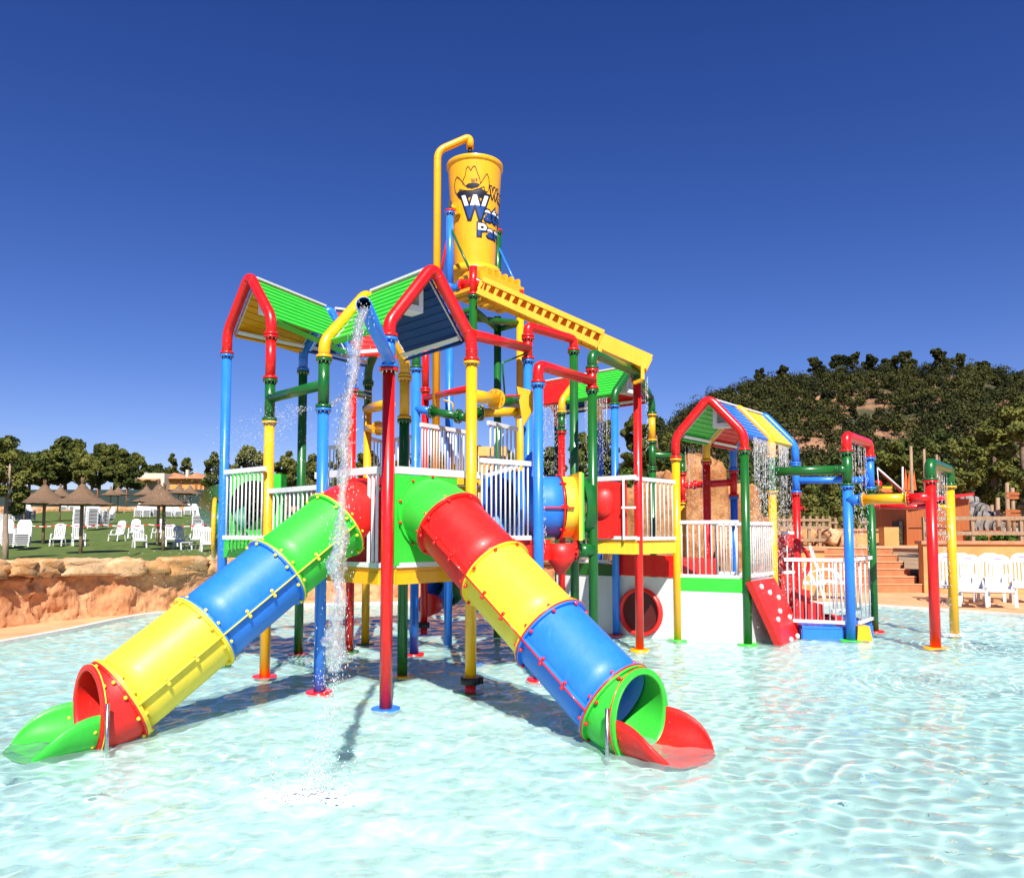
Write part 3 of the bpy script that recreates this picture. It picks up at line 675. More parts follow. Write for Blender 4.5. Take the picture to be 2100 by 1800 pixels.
# ---- decks and rails
ud = U.normalized(); wd = W.normalized()
fc = P(766, 968, 2.33).to_2d()
DZ = 1.33
c0 = at(777, 7.95); c1 = at(812, 7.95)
dk = [c0, c1, c1 + ud * 1.2, c1 + ud * 1.2 + wd * .95, c0 + wd * 1.2 + ud * .95, c0 + wd * 1.2]
deckplate(main, dk, DZ, .12, YEL, YEL, 'front_deck')
for (a, b) in ((c0, c0 + wd * 1.18), (c1, c1 + ud * 1.18)):
    mb = MB(); mb.bar(v3(a, DZ + .03), v3(b, DZ + .03), .05, .05); mb.bar(v3(a, 2.33), v3(b, 2.33), .06, .075)
    u_ = (b - a).normalized()
    for t in (.03, .1, .17) if a == c0 else (.06,): mb.bar(v3(a + u_ * t, DZ), v3(a + u_ * t, 2.33), .03, .03, (1, 0, 0))
    mb.build('railing', WHITE, main)
mb = MB(); mb.bar(v3(c0, DZ + .03), v3(c1, DZ + .03), .05, .05); mb.build('railing', WHITE, main)
def railp(p, q, z1, z0, n=None, mid=None):
    a = P(p[0], p[1], z1).to_2d(); b = P(q[0], q[1], z1).to_2d(); railing(main, a, b, z0, z1, n=n, mid=mid); return a, b
def railv(pa, da, pb, db, z1, z0, n=None, mid=None):
    a, b = at(pa, da), at(pb, db); railing(main, a, b, z0, z1, n=n, mid=mid); return a, b
# left deck
LZ = 1.62
a = at(460, 9.72); b = at(541, 9.15)
railv(461, 9.72, 541, 9.15, 2.44, LZ + .01, 10)
railing(main, Y1, B2 + (Y1 - B2) * .06, LZ - .28, 2.18, n=12)
deckplate(main, [B1.lerp(Y1, .04), Y1.lerp(B1, .04), K8 + Vector((.1, 0)), GB], LZ, .2, LIME, LIME, 'left_deck')
for (pc, hgt, wdt, off_) in ((at(520, 10.4), .86, .86, 0),):     # green tunnel-entry panel with a round hole
    mb = MB(); zc_ = LZ + .43; ax_ = Vector((.55, -.83, 0)).normalized(); sx_ = Vector((.83, .55, 0))
    N_ = 32; inn = [v3(pc, zc_) + sx_ * math.cos(2 * math.pi * i / N_) * .31 + Vector((0, 0, 1)) * math.sin(2 * math.pi * i / N_) * .33 for i in range(N_)]
    outr = []
    for i in range(N_):
        cx_, sx2 = math.cos(2 * math.pi * i / N_), math.sin(2 * math.pi * i / N_); k_ = .43 / max(abs(cx_), abs(sx2)); outr.append(v3(pc, zc_) + sx_ * cx_ * k_ + Vector((0, 0, 1)) * sx2 * k_)
    e_ = ax_ * .03
    mb.loft([inn, outr, [p + e_ for p in outr], [p + e_ for p in inn], inn], smooth=False); o_ = mb.build('tunnel_panel', LIME, main)
    mb = MB(); back = [p - ax_ * .75 + Vector((-.25, 0, 0)) for p in inn]; mb.loft([inn, back, [p * 1.0 for p in back]]); mb._add(back, [tuple(range(N_))]); mb.build('tunnel_tube', GREEN, o_)
    mb = MB(); cc = at(441, 10.6); mb.tube([v3(cc, 1.75) + Vector((0, 0, 0)), v3(cc, 1.75) + Vector((.35, .15, 0))], .37, 28, 0, False); mb.build('tunnel_tube', DKGRN, o_)
    rr_ = [v3(cc, 1.75) + Vector((math.cos(2 * math.pi * i / 32) * -.13, math.cos(2 * math.pi * i / 32) * .38, math.sin(2 * math.pi * i / 32) * .39)) for i in range(33)]; MB().tube(rr_, .03, 8).build('tunnel_rim', YEL, o_)
# upper decks
railv(862, 10.6, 953, 11.4, 3.16, 2.5, 16); railv(1001, 10.4, 1060, 11.1, 3.16, 2.5, 7); railv(748, 12.4, 783, 13.0, 3.2, 2.5, 5); railv(783, 13.0, 850, 12.2, 3.2, 2.5, 9); railv(655, 12.6, 720, 12.2, 3.05, 2.4, 8)
deckplate(main, [at(862, 10.7), at(1060, 11.1), at(1040, 13), at(800, 13)], 2.5, .1, YEL, YEL, 'upper_deck')
railv(983, 8.62, 1087, 9.08, 2.49, 1.63, 11)
mb = MB(); mb.bar(v3(at(978, 8.75), 2.3), v3(at(1060, 9.6), 2.5), .04, .04); mb.build('handrail', WHITE, main)
deckplate(main, [at(1040, 8.98), at(1086, 9.12), at(1130, 9.9), at(980, 10.4), at(985, 9.2)], 1.6, .21, REDF, REDF, 'rear_deck')
# low stairs etc. seen under the front deck
mb = MB()
for i in range(4): mb.box(v3(at(822, 9.3 + i * .2), 1.45 + i * .2), (.5, .2, .05))
mb.build('stair', BLUE, main)
mb = MB(); mb.box(v3(at(815, 10.2), 1.95), (.5, .05, .55)); mb.build('back_panel', REDF, main)
mb = MB(); mb.box(v3(at(815, 10.1), 1.5), (.5, .05, .28)); mb.build('back_panel', BLUF, main)
# blue / yellow crawl tunnel
def shell(parent, pts, r, mt, name, n=30, th=.02):
    pts = [Vector(p) for p in pts]; m_ = len(pts); T = [(pts[min(i + 1, m_ - 1)] - pts[max(0, i - 1)]).normalized() for i in range(m_)]
    o_ = [ringpts(pts[i], T[i], r, n) for i in range(m_)]; i_ = [ringpts(pts[i], T[i], r - th, n) for i in range(m_)]
    return MB().loft(o_ + i_[::-1] + [o_[0]]).build(name, mt, parent)
TZ = 2.02
path = [at(1030, 9.95), at(1058, 10.08), at(1092, 10.14), at(1120, 10.17), at(1146, 10.2)]
tn = shell(main, [v3(p, TZ) for p in path], .4, BLUF, 'crawl_tunnel')
shell(tn, [v3(at(1146, 10.2), TZ), v3(at(1160, 10.22), TZ), v3(at(1174, 10.24), TZ)], .4, LEM, 'tunnel_section')
ax_ = (path[1] - path[0]).normalized(); ax_ = Vector((ax_.x, ax_.y, 0)); sx_ = Vector((-ax_.y, ax_.x, 0)); N_ = 32; pc = path[0]
inn = [v3(pc, TZ) + sx_ * math.cos(2 * math.pi * i / N_) * .37 + Vector((0, 0, 1)) * math.sin(2 * math.pi * i / N_) * .37 for i in range(N_)]; outr = []
for i in range(N_):
    a_, b_ = math.cos(2 * math.pi * i / N_), math.sin(2 * math.pi * i / N_); k_ = .43 / max(abs(a_), abs(b_)); outr.append(v3(pc, TZ) + sx_ * a_ * k_ + Vector((0, 0, 1)) * b_ * k_)
MB().loft([inn, outr, [p - ax_ * .03 for p in outr], [p - ax_ * .03 for p in inn], inn], smooth=False).build('tunnel_panel', BLUF, tn); MB().cyl(v3(path[1], TZ), v3(path[1], TZ) + ax_ * .01, .375, n=32).build('tunnel_shade_disc', TUBE_SHADE, tn)  # dark disc inside the tunnel mouth paints in its shade
d_ = Vector((.99, .13)).normalized(); rr_ = ringpts(v3(at(1146, 10.2), TZ), v3(d_, 0), .415, 32); MB().tube(rr_ + [rr_[0]], .014, 8, 0, False).build('flange', RED, tn)
MB().bar(v3(at(1100, 9.73), TZ - .02), v3(at(1178, 9.81), TZ - .02), .03, .02).build('seam_strip', RED, tn)
bolts_on(tn, [rr_[i] + v3(d_, 0) * s2 for i in range(0, 32, 4) for s2 in (-.03, .03)], .018, RED)
sxn = Vector((-d_.y, d_.x, 0)); MB().box(v3(at(1176, 10.25), TZ), (.04, .88, .86), (v3(d_, 0), sxn, Vector((0, 0, 1)))).build('tunnel_panel', LEM, tn)
MB().box(v3(at(1181, 10.26), TZ), (.03, .86, .84), (v3(d_, 0), sxn, Vector((0, 0, 1)))).build('tunnel_panel', LIME, tn)
shell(tn, [v3(at(1182, 10.26), TZ), v3(at(1192, 10.28), TZ), v3(at(1202, 10.3), TZ)], .39, GREEN, 'tunnel_section')
# right deck with red bubble panel
RZ = 1.58
rA, rB, rC = at(1222, 11.75), at(1304, 11.3), at(1383, 12.1)
pn = MB(); pn.box(v3(at(1255, 11.55), RZ + .44), (.46, .04, .84), (Vector((.88, -.47, 0)), Vector((.47, .88, 0)), Vector((0, 0, 1)))); pn = pn.build('bubble_panel', REDF, main)
b_ = MB(); b_.sphere(v3(at(1240, 11.6), RZ + .55), .2, 20, 12, 0, (1, .6, 1.15)); b_.build('bubble_window', REDF, pn)
mb = MB(); mb.bar(v3(rA, 2.49), v3(rB, 2.49), .05, .07); mb.bar(v3(rA, RZ + .03), v3(rB, RZ + .03), .05, .05)
mb.bar(v3(rB - Vector((.17, -.06)), RZ), v3(rB - Vector((.17, -.06)), 2.49), .03, .03, (1, 0, 0)); mb.bar(v3(rB - Vector((.2, -.06)), 2.05), v3(rB, 2.05), .03, .03); mb.build('railing', WHITE, main)
railing(main, rB, rC, RZ + .02, 2.47, n=9)
deckplate(main, [rA, rB, rC, rC + Vector((-.5, 1.2)), rA + Vector((.1, 1.2))], RZ, .16, YEL, LEM, 'right_deck')
# red basin funnel and pipe
mb = MB(); f0 = v3(at(1150, 10.0), 0)
mb.tube([f0 + Vector((0, 0, 1.55)), f0 + Vector((0, 0, 1.35)), f0 + Vector((0, 0, 1.16))], [.2, .18, .05], 24); mb.build('funnel', REDF, main)
fbeam(v3(at(1138, 10.0), 1.46), v3(G3, 1.46), .09, [REDF, GREEN], [.55], 1.5)
# amber cone bucket at the corner of the right arch
mb = MB(); ca = V(1073, 795, 9.3); mb.prism([V(1060, 792, 9.2), V(1112, 808, 9.3), V(1073, 874, 9.25)], (.0, .16, .0)); cb = mb.build('pouring_hopper', ORG, main)
MB().tube([V(1020, 816, 9.0), V(1040, 812, 9.05), V(1066, 811, 9.2)], .012, 8).build('pull_lever', RED, cb)
# thin squirting pipes
MB().tube(fillet([V(1083, 723, 10.1), V(1030, 744, 9.9), V(1035, 808, 9.9)], .03), .012, 8).build('spray_wand', GREEN, main)
MB().tube(fillet([V(910, 820, 11), V(928, 826, 11), V(929, 842, 11)], .03), .012, 8).build('spray_wand', ORG, main)
# ---- bucket tower
for q, y, mt, m2 in ((TF, 606, GREEN, RED), (TL, 583, BLUE, None), (TR, 645, YEL, None), (TB, 650, GREEN, None)):
    post(main, q, PR, [(Z(q, y), mt)], None)
zdk = 5.32
pipe(main, [v3(TF, Z(TF, 606)), v3(TF, Z(TF, 547))], PR, RED, 'tower_leg'); flange(main, v3(TF, Z(TF, 606)), (0, 0, 1), PR, RED, GREEN)
flange(main, v3(TR, Z(TR, 643)), (0, 0, 1), PR, ORG, YEL)
pipe(main, [v3(TR, Z(TR, 645)), v3(TR, Z(TR, 596))], PR, RED, 'tower_leg')
zf = Z(TF, 577); zr_ = Z(TR, 610)
beam(v3(TF, zf), v3(TR, zf - .05), PR * 1.2, RED)
fbeam(v3(TL, zf - .02), v3(TF, zf), PR, [BLUE, RED], [.55], 1.7)
beam(v3(TL, zf), v3(TB, zf), PR, BLUE); beam(v3(TB, zf), v3(TR, zf), PR, GREEN)
for (p, q) in ((TF, TB), (TL, TR)): beam(v3(p, zf - .42), v3(q, zf - .42), PR * .8, GREEN)
for (p, q) in ((TF, TL), (TR, TB)): beam(v3(p, zf - .42), v3(q, zf - .42), PR * .8, GREEN)
mb = MB()
for i in range(7):
    t = i / 6; mb.bar(v3(TL.lerp(TB, t), zf - .12), v3(TF.lerp(TR, t), zf - .12), .12, .05)
mb.build('tower_floor', ORG, main)
# splash grate beside the bucket
ga, gb = V(992, 566, 11.6), V(1072, 596, 12.35); gb.z = ga.z
mb = MB(); dv = (gb - ga); inw = Vector((-.35, .33, 0))
mb.bar(ga, gb, .05, .1); mb.bar(ga + inw, gb + inw, .05, .1)
for i in range(6):
    c = ga + dv * ((i + .35) / 6); mb.box(c + inw * .5 + Vector((0, 0, .1)), (.06, .5, .13), (dv.normalized(), inw.normalized(), Vector((0, 0, 1))))
mb.bar(ga - dv.normalized() * .02, ga + inw - dv.normalized() * .02 , .1, .14)
mb.build('splash_grate', ORG, main)
# bucket uprights and stays
UL, UB = v3(TL, Z(TL, 436)), v3(TB, Z(TL, 436))
for q, mt, s1, s2 in ((TL, BLUE, RED, GREEN), (TB, GREEN, BLUE, BLUE)):
    top = v3(q, UL.z); o_ = MB().tube([v3(q, zf - .1), top], PR * .95, 20).build('bucket_upright', mt, main)
    flange(o_, top, (0, 0, 1), PR, RED, mt, 1.35, .025)
    mb = MB(); mb.box(top + Vector((0, 0, .09)), (.05, .12, .14)); mb.build('pivot_bracket', BLACK, o_)
    for e, mt2 in (((TF if q == TL else TR), s2), (q + (q - (TF if q == TL else TR)) * .55, s1)):
        MB().tube([top - Vector((0, 0, .22)), v3(e, zf + .06)], .02, 10).build('stay', mt2, o_)
# fill pipe over the bucket
fp = at(893, 12.2); nz_ = V(971, 305, 12.35)
pts = [v3(fp, 2.5), v3(fp, Z(fp, 310)), V(964, 281, 12.35), nz_]
pts[3] = Vector((pts[2].x, pts[2].y, nz_.z)); pipe(main, pts, PR, YEL, 'fill_pipe', .14)
MB().cyl(pts[3], pts[3] - Vector((0, 0, .09)), .035, n=12).build('nozzle', BLACK, main)
# sloping slatted chute
ca, cb_ = V(979, 596, 11.3), V(1328, 752, 11.0); 
dch = cb_ - ca; sdc = dch.cross(Vector((0, 0, 1))).normalized(); upc = sdc.cross(dch).normalized(); Lc = dch.length
if sdc.y < 0: sdc = -sdc
if upc.z < 0: upc = -upc
sp_ = .715
for k_, o2 in ((0, 0), (1, .34)):
    mb = MB(); a_ = ca + sdc * o2; b_ = ca + dch * sp_ + sdc * o2
    mb.bar(a_, b_, .03, .085, upc); mb.bar(a_ + upc * .185, b_ + upc * .185, .03, .06, upc)
    nwin = 15
    for i in range(nwin + 1):
        c = a_ + (b_ - a_) * (i / nwin); q = dch.normalized()
        mb.prism([c - q * .017 + upc * .03, c + q * .017 + upc * .03, c + q * .034 + upc * .165, c - q * .034 + upc * .165], sdc * .03)
    if k_ == 0: cho = mb.build('chute', ORG, main)
    else: mb.build('chute_side', ORG, cho)
mb = MB(); q = dch.normalized()
for i in range(15):
    c = ca + dch * sp_ * ((i + .5) / 15) + sdc * .17 - upc * .0; mb.box(c, (.12, .31, .03), (q, sdc, upc))
mb.build('chute_floor', ORG, cho)
mb = MB(); mb.bar(ca + sdc * .17 + upc * .10, ca + dch * sp_ + sdc * .17 + upc * .10, .02, .17, upc); mb.bar(ca + sdc * .17 + upc * .222, ca + dch * sp_ + sdc * .17 + upc * .222, .36, .012, upc); mb.build('chute_shade_plates', ORG, cho)  # back plate behind the windows, top plate added to keep them in shade
mb = MB(); a_, b_ = ca + dch * sp_, cb_
mb.bar(a_ + upc * .07, b_ + upc * .07, .03, .22, upc); mb.bar(a_ + upc * .08 + sdc * .34, b_ + upc * .08 + sdc * .34, .03, .25, upc); mb.bar(a_ + sdc * .17 - upc * .02, b_ + sdc * .17 - upc * .02, .31, .03, upc)
mb.box(a_ + sdc * .17 + upc * .07, (.02, .4, .26), (q, sdc, upc)); mb.build('chute_trough', ORG, cho)
for px, py in ((1229, 752), (1318, 777)):
    t = sp_ + .01 if px < 1300 else .97; c = ca + dch * t; mb = MB(); mb.bar(c, c - Vector((0, 0, .22)), .05, .05, (1, 0, 0)); mb.bar(c - Vector((0, 0, .22)), c - Vector((.1, -.1, .25)), .05, .04); mb.build('chute_bracket', ORG, cho)

# ================================================================ TUNNEL SLIDES
def tunnel_slide(label, S0, dr, secs, trim, trough_mat, group, r=.352):
    dr = Vector((dr[0], dr[1], 0)).normalized(); side = dr.cross(Vector((0, 0, 1))).normalized()
    root = thing('tunnel_slide', label, 'slide', (S0[0] + dr.x * 2.5, S0[1] + dr.y * 2.5, 0), group)
    A = R(35.6)
    def ang(s): 
        if s < .2: return A * max(0, (s + .17) / .37)
        if s < 2.22: return A
        if s < 2.53: return A * (1 - (s - 2.22) / .31)
        return 0
    N_ = 290; S00 = -.2; Smax = 3.3; ss = [S00 + (Smax - S00) * i / N_ for i in range(N_ + 1)]; zz = [1.90]
    for i in range(N_): zz.append(zz[-1] - math.tan(ang((ss[i] + ss[i + 1]) / 2)) * (ss[i + 1] - ss[i]))
    def fr(s):
        i = min(N_ - 1, max(0, int((s - S00) / (Smax - S00) * N_))); t = (s - ss[i]) / (ss[i + 1] - ss[i]); z = zz[i] + (zz[i + 1] - zz[i]) * t
        a = ang(s); T = dr * math.cos(a) - Vector((0, 0, 1)) * math.sin(a); Nn = Vector((0, 0, 1)) * math.cos(a) + dr * math.sin(a)
        return Vector((S0[0], S0[1], 0)) + dr * s + Vector((0, 0, z)), T, Nn
    def ring(s, rad, n=44, sh=0):
        c, T, Nn = fr(s); return [c + T * sh + (side * math.cos(2 * math.pi * i / n) + Nn * math.sin(2 * math.pi * i / n)) * rad for i in range(n)]
    seams = [-.17, .21, .86, 1.57, 2.27, 2.53]
    for k in range(5):
        s0, s1 = seams[k], seams[k + 1]; mt = secs[k]; n_ = 8 if k in (0, 4) else 4
        st = [s0 + (s1 - s0) * i / n_ for i in range(n_ + 1)]
        o_ = [ring(s, r) for s in st]; i_ = [ring(s, r - .02) for s in st]
        sec = MB().loft(o_ + i_[::-1] + [o_[0]]).build('tunnel_section', mt, root)
        fl = MB()
        for s, sgn in ((s0, 1), (s1, -1)):
            a, b, c, d = ring(s, r - .004, 44, .004 * sgn), ring(s, r + .032, 44, .004 * sgn), ring(s, r + .032, 44, .026 * sgn), ring(s, r - .004, 44, .026 * sgn)
            fl.loft([a, b, c, d, a], smooth=False)
        fl.build('end_flange', mt, sec)
        if k < 4:
            rg = ring(s1, r + .033); MB().tube(rg + [rg[0]], .0085, 6, 0, False).build('trim_ring', trim, sec)
        else:
            rg = ring(s1, r + .03, 44, -.03); MB().tube(rg + [rg[0]], .006, 6, 0, False).build('trim_ring', trim, sec)
        bp = []
        for s, sgn in ((s0, 1), (s1, -1)):
            if (k == 0 and s == s0): rr2 = ring(s, r + .03, 44, .03)
            else: rr2 = ring(s, r + .02, 44, .036 * sgn)
            bp += [rr2[j] for j in (2, 7, 12, 17, 20, 24, 29, 33, 37, 42)]
        if k in (1, 2, 3):      # half-shell seam along both flanks
            for sg in (1, -1):
                L_ = [fr(s) for s in st]
                q = MB(); 
                for (c, T, Nn), (c2, T2, N2) in zip(L_, L_[1:]): q.bar(c + side * sg * (r + .014), c2 + side * sg * (r + .014), .04, .026, N2)
                q.build('seam_strip', mt, sec)
                MB().tube([c + side * sg * (r + .035) for c, T, Nn in L_], .0075, 6).build('seam_trim', trim, sec)
                for j in range(1, 3):
                    c, T, Nn = fr(s0 + (s1 - s0) * j / 3); bp += [c + side * sg * (r + .03) + Nn * .028, c + side * sg * (r + .03) - Nn * .028]
        bolts_on(sec, bp, .0175, trim)
    # entry panel
    c, T, Nn = fr(-.17); MB().box(Vector((c.x, c.y, 1.82)) - dr * .02, (.03, .86, .93), (dr, side, Vector((0, 0, 1)))).build('entry_panel', secs[0], root)
    # landing trough
    m_ = MB(); n_ = 24; outer, inner = [], []
    for i in range(19):
        t = i / 18; s = 2.535 + t * .56; wd_ = r * (1 + .20 * t) * math.sqrt(max(.02, 1 - (max(0, t - .45) / .55) ** 2 * .97))
        rim = .26 * (1 - (t / .82) ** 2.2) if t < .82 else -.02 - .14 * (t - .82); rim = max(rim, -.045); fl_ = -.03 - .015 * t; rim = max(rim, fl_ + .012)
        C0 = Vector((S0[0], S0[1], 0)) + dr * s; o_, i_ = [], []
        for j in range(n_ + 1):
            u = -1 + 2 * j / n_; z = fl_ + (rim - fl_) * abs(u) ** 2.6; x = wd_ * math.sin(u * math.pi / 2) ; i_.append(C0 + side * x * .955 + Vector((0, 0, z + .004))); o_.append(C0 + side * x + Vector((0, 0, z - .032 * (1 - abs(u) ** 4))))
        outer.append(o_); inner.append(i_)
    rg = [o + list(reversed(i)) for o, i in zip(outer, inner)]
    m_.loft(rg); m_._add(rg[0], [tuple(range(len(rg[0])))]); m_._add(rg[-1], [tuple(reversed(range(len(rg[-1]))))])
    tr = m_.build('landing_trough', trough_mat, root)
    bolts_on(tr, [outer[1][2] + side * .01, outer[1][5] + side * .01, outer[1][-3] - side * .01], .0175, trim)
    # steel foot beside the mouth (on the camera side)
    sd = side if (side.y < 0) else -side
    p = fr(2.505)[0] + sd * (r + .065); p.z = 0
    MB().cyl(p + Vector((0, 0, -.28)), p + Vector((0, 0, .36)), .016, n=12).build('foot_post', STEEL, root)
    return root
sl1 = tunnel_slide('left tunnel slide with a red mouth and green landing trough', (-1.69, 8.27), (-.706, -.708), [REDF, LIME, BLUF, LEM, REDF], LEM, LIME, 'tunnel slides leaving the front deck')
sl2 = tunnel_slide('right tunnel slide with a lime green mouth and red landing trough', (-.775, 8.08), (.715, -.70), [LIME, REDF, LEM, BLUF, LIME], RED, REDF, 'tunnel slides leaving the front deck')
# small slide seen far underneath
bk_ = thing('tunnel_slide', 'small green and red tunnel slide far behind, seen under the front deck', 'slide', tuple(v3(at(905, 14.0), 0)))
shell(bk_, [V(940, 1195, 14), V(925, 1207, 13.9), V(912, 1218, 13.8)], .26, GREEN, 'tunnel_section'); shell(bk_, [V(912, 1218, 13.8), V(899, 1214, 13.7), V(888, 1206, 13.6)], .25, BLUF, 'tunnel_section')
shell(bk_, [V(965, 1180, 14.2), V(952, 1187, 14.1), V(941, 1194, 14)], .27, REDF, 'tunnel_section')
MB().tube([V(893, 1238, 13.4), V(875, 1240, 13.2)], [.16, .2], 20).build('funnel', RED, bk_)

# ================================================================ TIPPING BUCKET
import bmesh
bc = (TL + TB) / 2; RT, RB = .446, .325
zt_ = Z((bc.x, bc.y - .42), 316); zb_ = Z((bc.x, bc.y - .33), 543); HB = zt_ - zb_
buck = thing('tipping_bucket', 'big yellow tipping bucket with a cowboy hat and lettering on top of the tower', 'tipping bucket', (bc.x, bc.y, zb_))
mb = MB(); prof_ = [(RB * .2, 0), (RB - .01, 0), (RB, .006), (RB + .0005, .02), (RT - .012, HB - .09), (RT - .0105, HB - .07), (RT - .008, HB - .068), (RT + .006, HB - .066), (RT + .010, HB - .062), (RT + .012, HB - .008), (RT + .008, HB), (RT - .02, HB), (RT - .03, HB - .05), (RB - .03, .05), (.02, .05)]
NB = 72; mb.loft([[Vector((bc.x + r_ * math.cos(2 * math.pi * i / NB), bc.y + r_ * math.sin(2 * math.pi * i / NB), zb_ + z_)) for i in range(NB)] for r_, z_ in prof_])
mb.build('bucket_body', YEL, buck)
for sg, q in ((-1, TL), (1, TB)):
    mb = MB(); d_ = v3(((q - bc).normalized()), 0); p0 = v3(bc, UL.z + .1) + d_ * .40; mb.cyl(p0, p0 + d_ * .14, .03, n=12); mb.box(p0 + d_ * .01, (.04, .16, .2), (d_, Vector((-d_.y, d_.x, 0)), Vector((0, 0, 1))))
    mb.build('pivot_axle', ORG, buck)
mb = MB(); mb.cyl(v3(bc, zb_ - .1), v3(bc, zb_ + .02), RB * 1.35, RB * 1.25, n=40); mb.build('bumper_ring', ORG, main)
INK = paint('ink_black', (.004, .004, .016), .4); LBL = paint('lettering_blue', (.004, .06, .27), .4); LWH = paint('lettering_white', (.8, .85, .86), .4); LBR = paint('lettering_brown', (.12, .03, .01), .4)
ph0 = math.atan2(-bc.x, -bc.y) # azimuth towards the camera
def surf(phi, fr_, lift):
    z = HB * (1 - fr_); rr = RB + (RT - RB) * (z / HB) + lift
    # phi 0 faces the camera, positive to the right
    dirx, diry = -bc.x, -bc.y; L_ = math.hypot(dirx, diry); cx_, cy_ = dirx / L_, diry / L_; rx_, ry_ = -cy_, cx_
    return Vector((bc.x + rr * (cx_ * math.cos(phi) + rx_ * math.sin(phi)), bc.y + rr * (cy_ * math.cos(phi) + ry_ * math.sin(phi)), zb_ + z))
def label2d(name, body, phi0, fr0, wid, hei, mats, offs, lift, split=None, squeeze=0, shear=0):
    cu = bpy.data.curves.new('txt', 'FONT'); cu.body = body; cu.size = 1; cu.offset = 0; cu.resolution_u = 3; cu.space_character = 1.12
    ob = bpy.data.objects.new('txt', cu); COL.objects.link(ob); bpy.context.view_layer.update(); W1 = ob.dimensions.x
    cu.offset = offs; bpy.context.view_layer.update()
    me = bpy.data.meshes.new_from_object(ob.evaluated_get(bpy.context.evaluated_depsgraph_get())); bpy.data.objects.remove(ob)
    bm = bmesh.new(); bm.from_mesh(me); bpy.data.meshes.remove(me)
    x0, x1 = .02, W1 ; s_x = wid / (x1 - x0); s_y = hei / .73
    for v in bm.verts: v.co = Vector(((v.co.x - x0) * s_x, v.co.y * s_y, 0))
    xa = min(v.co.x for v in bm.verts); xb = max(v.co.x for v in bm.verts); k = xa + .02
    while k < xb:
        bmesh.ops.bisect_plane(bm, geom=bm.verts[:] + bm.edges[:] + bm.faces[:], plane_co=(k, 0, 0), plane_no=(1, 0, 0)); k += .022
    if split is not None: bmesh.ops.bisect_plane(bm, geom=bm.verts[:] + bm.edges[:] + bm.faces[:], plane_co=(0, hei * split, 0), plane_no=(0, 1, .0))
    mid = RB + (RT - RB) * (1 - fr0)
    vs, fs, ms = [], [], []
    bm.verts.index_update()
    for v in bm.verts: vs.append(surf(phi0 + v.co.x / mid, fr0 - (v.co.y - shear * v.co.x) / HB, lift))
    for f_ in bm.faces:
        fs.append(tuple(v.index for v in f_.verts)); ms.append(1 if (split is not None and f_.calc_center_median().y < hei * split) else 0)
    bm.free(); m_ = MB(); m_.v = [tuple(v) for v in vs]; m_.f = fs; m_.m = ms; m_.sm = [False] * len(fs)
    return m_.build(name, mats, buck)
D = math.radians
for nm_, body, p0, f0, w_, h_, mt, sp2, bold in (
        ('lettering_water', 'W', D(-27), .575, .37, .36, [LWH, LBL], .52, .035), ('lettering_water', 'ater', D(25), .59, .50, .25, [LWH, LBL], .5, .03),
        ('lettering_western', 'Western', D(37), .372, .62, .17, [YEL], None, .02), ('lettering_park', 'Park', D(7), .735, .56, .2, [LWH, LBL], .45, .03)):
    label2d(nm_ + '_outline', body, p0, f0, w_, h_, [INK], bold + (.12 if body == 'Western' else .075), .003)
    label2d(nm_, body, p0, f0, w_, h_, mt, bold, .0055, sp2)
label2d('hat_monogram', 'WP', D(-8), .265, .10, .075, [LBR], .01, .006)
def zsurf(x, y, lift=.004):
    px, py = x / 5.92 + 880, y / 5.92 + 300; fr_ = (py - 316) / 227; rp = 57.5 - 13.5 * fr_
    sn = max(-.99, min(.99, (px - 971.6) / rp)); phi = math.asin(sn); fr_ = (py - 26 * (1 - math.cos(phi)) - 316) / 227
    return surf(phi, fr_, lift)
def line2d(name, pts, w, mat, closed=False):
    pts = [Vector(p) for p in pts]; pts = smooth_line(pts, 5) if len(pts) > 2 else pts
    m_ = MB(); m_.tube([zsurf(p.x, p.y, .002) for p in pts], w, 6); return m_.build(name, mat, buck)
hat = [(400, 480), (402, 425), (427, 365), (440, 290), (462, 254), (480, 272), (495, 300), (512, 268), (540, 247), (557, 275), (577, 335), (602, 400), (610, 455)]
brim = [(432, 492), (385, 432), (335, 386), (310, 430), (301, 500), (313, 572), (342, 607), (366, 592), (360, 542), (430, 546), (500, 545), (570, 525), (625, 505), (655, 500), (668, 548), (700, 553), (716, 480), (712, 400), (687, 340), (655, 385), (612, 458)]
line2d('hat_outline', hat, .0045, INK); line2d('hat_outline', brim, .0045, INK)
def poly2d(name, pts, mat, lift):
    c = Vector((sum(p[0] for p in pts) / len(pts), sum(p[1] for p in pts) / len(pts))); vs = [zsurf(c.x, c.y, lift)]; K = 5; n_ = len(pts)
    for k in range(1, K + 1):
        for p in pts: q = c.lerp(Vector(p), k / K); vs.append(zsurf(q.x, q.y, lift))
    fs = [(0, 1 + (i + 1) % n_, 1 + i) for i in range(n_)]
    for k in range(K - 1): fs += [(1 + k * n_ + i, 1 + k * n_ + (i + 1) % n_, 1 + (k + 1) * n_ + (i + 1) % n_, 1 + (k + 1) * n_ + i) for i in range(n_)]
    m_ = MB(); m_._add(vs, fs, 0, True); return m_.build(name, mat, buck)
poly2d('hat_band', [(430, 490), (465, 462), (520, 450), (575, 455), (607, 470), (575, 500), (510, 520), (455, 512)], INK, .004)
poly2d('hat_shadow_shape', [(352, 560), (440, 548), (520, 545), (620, 518), (690, 560), (680, 650), (400, 690), (345, 640), (322, 600)], INK, .002)

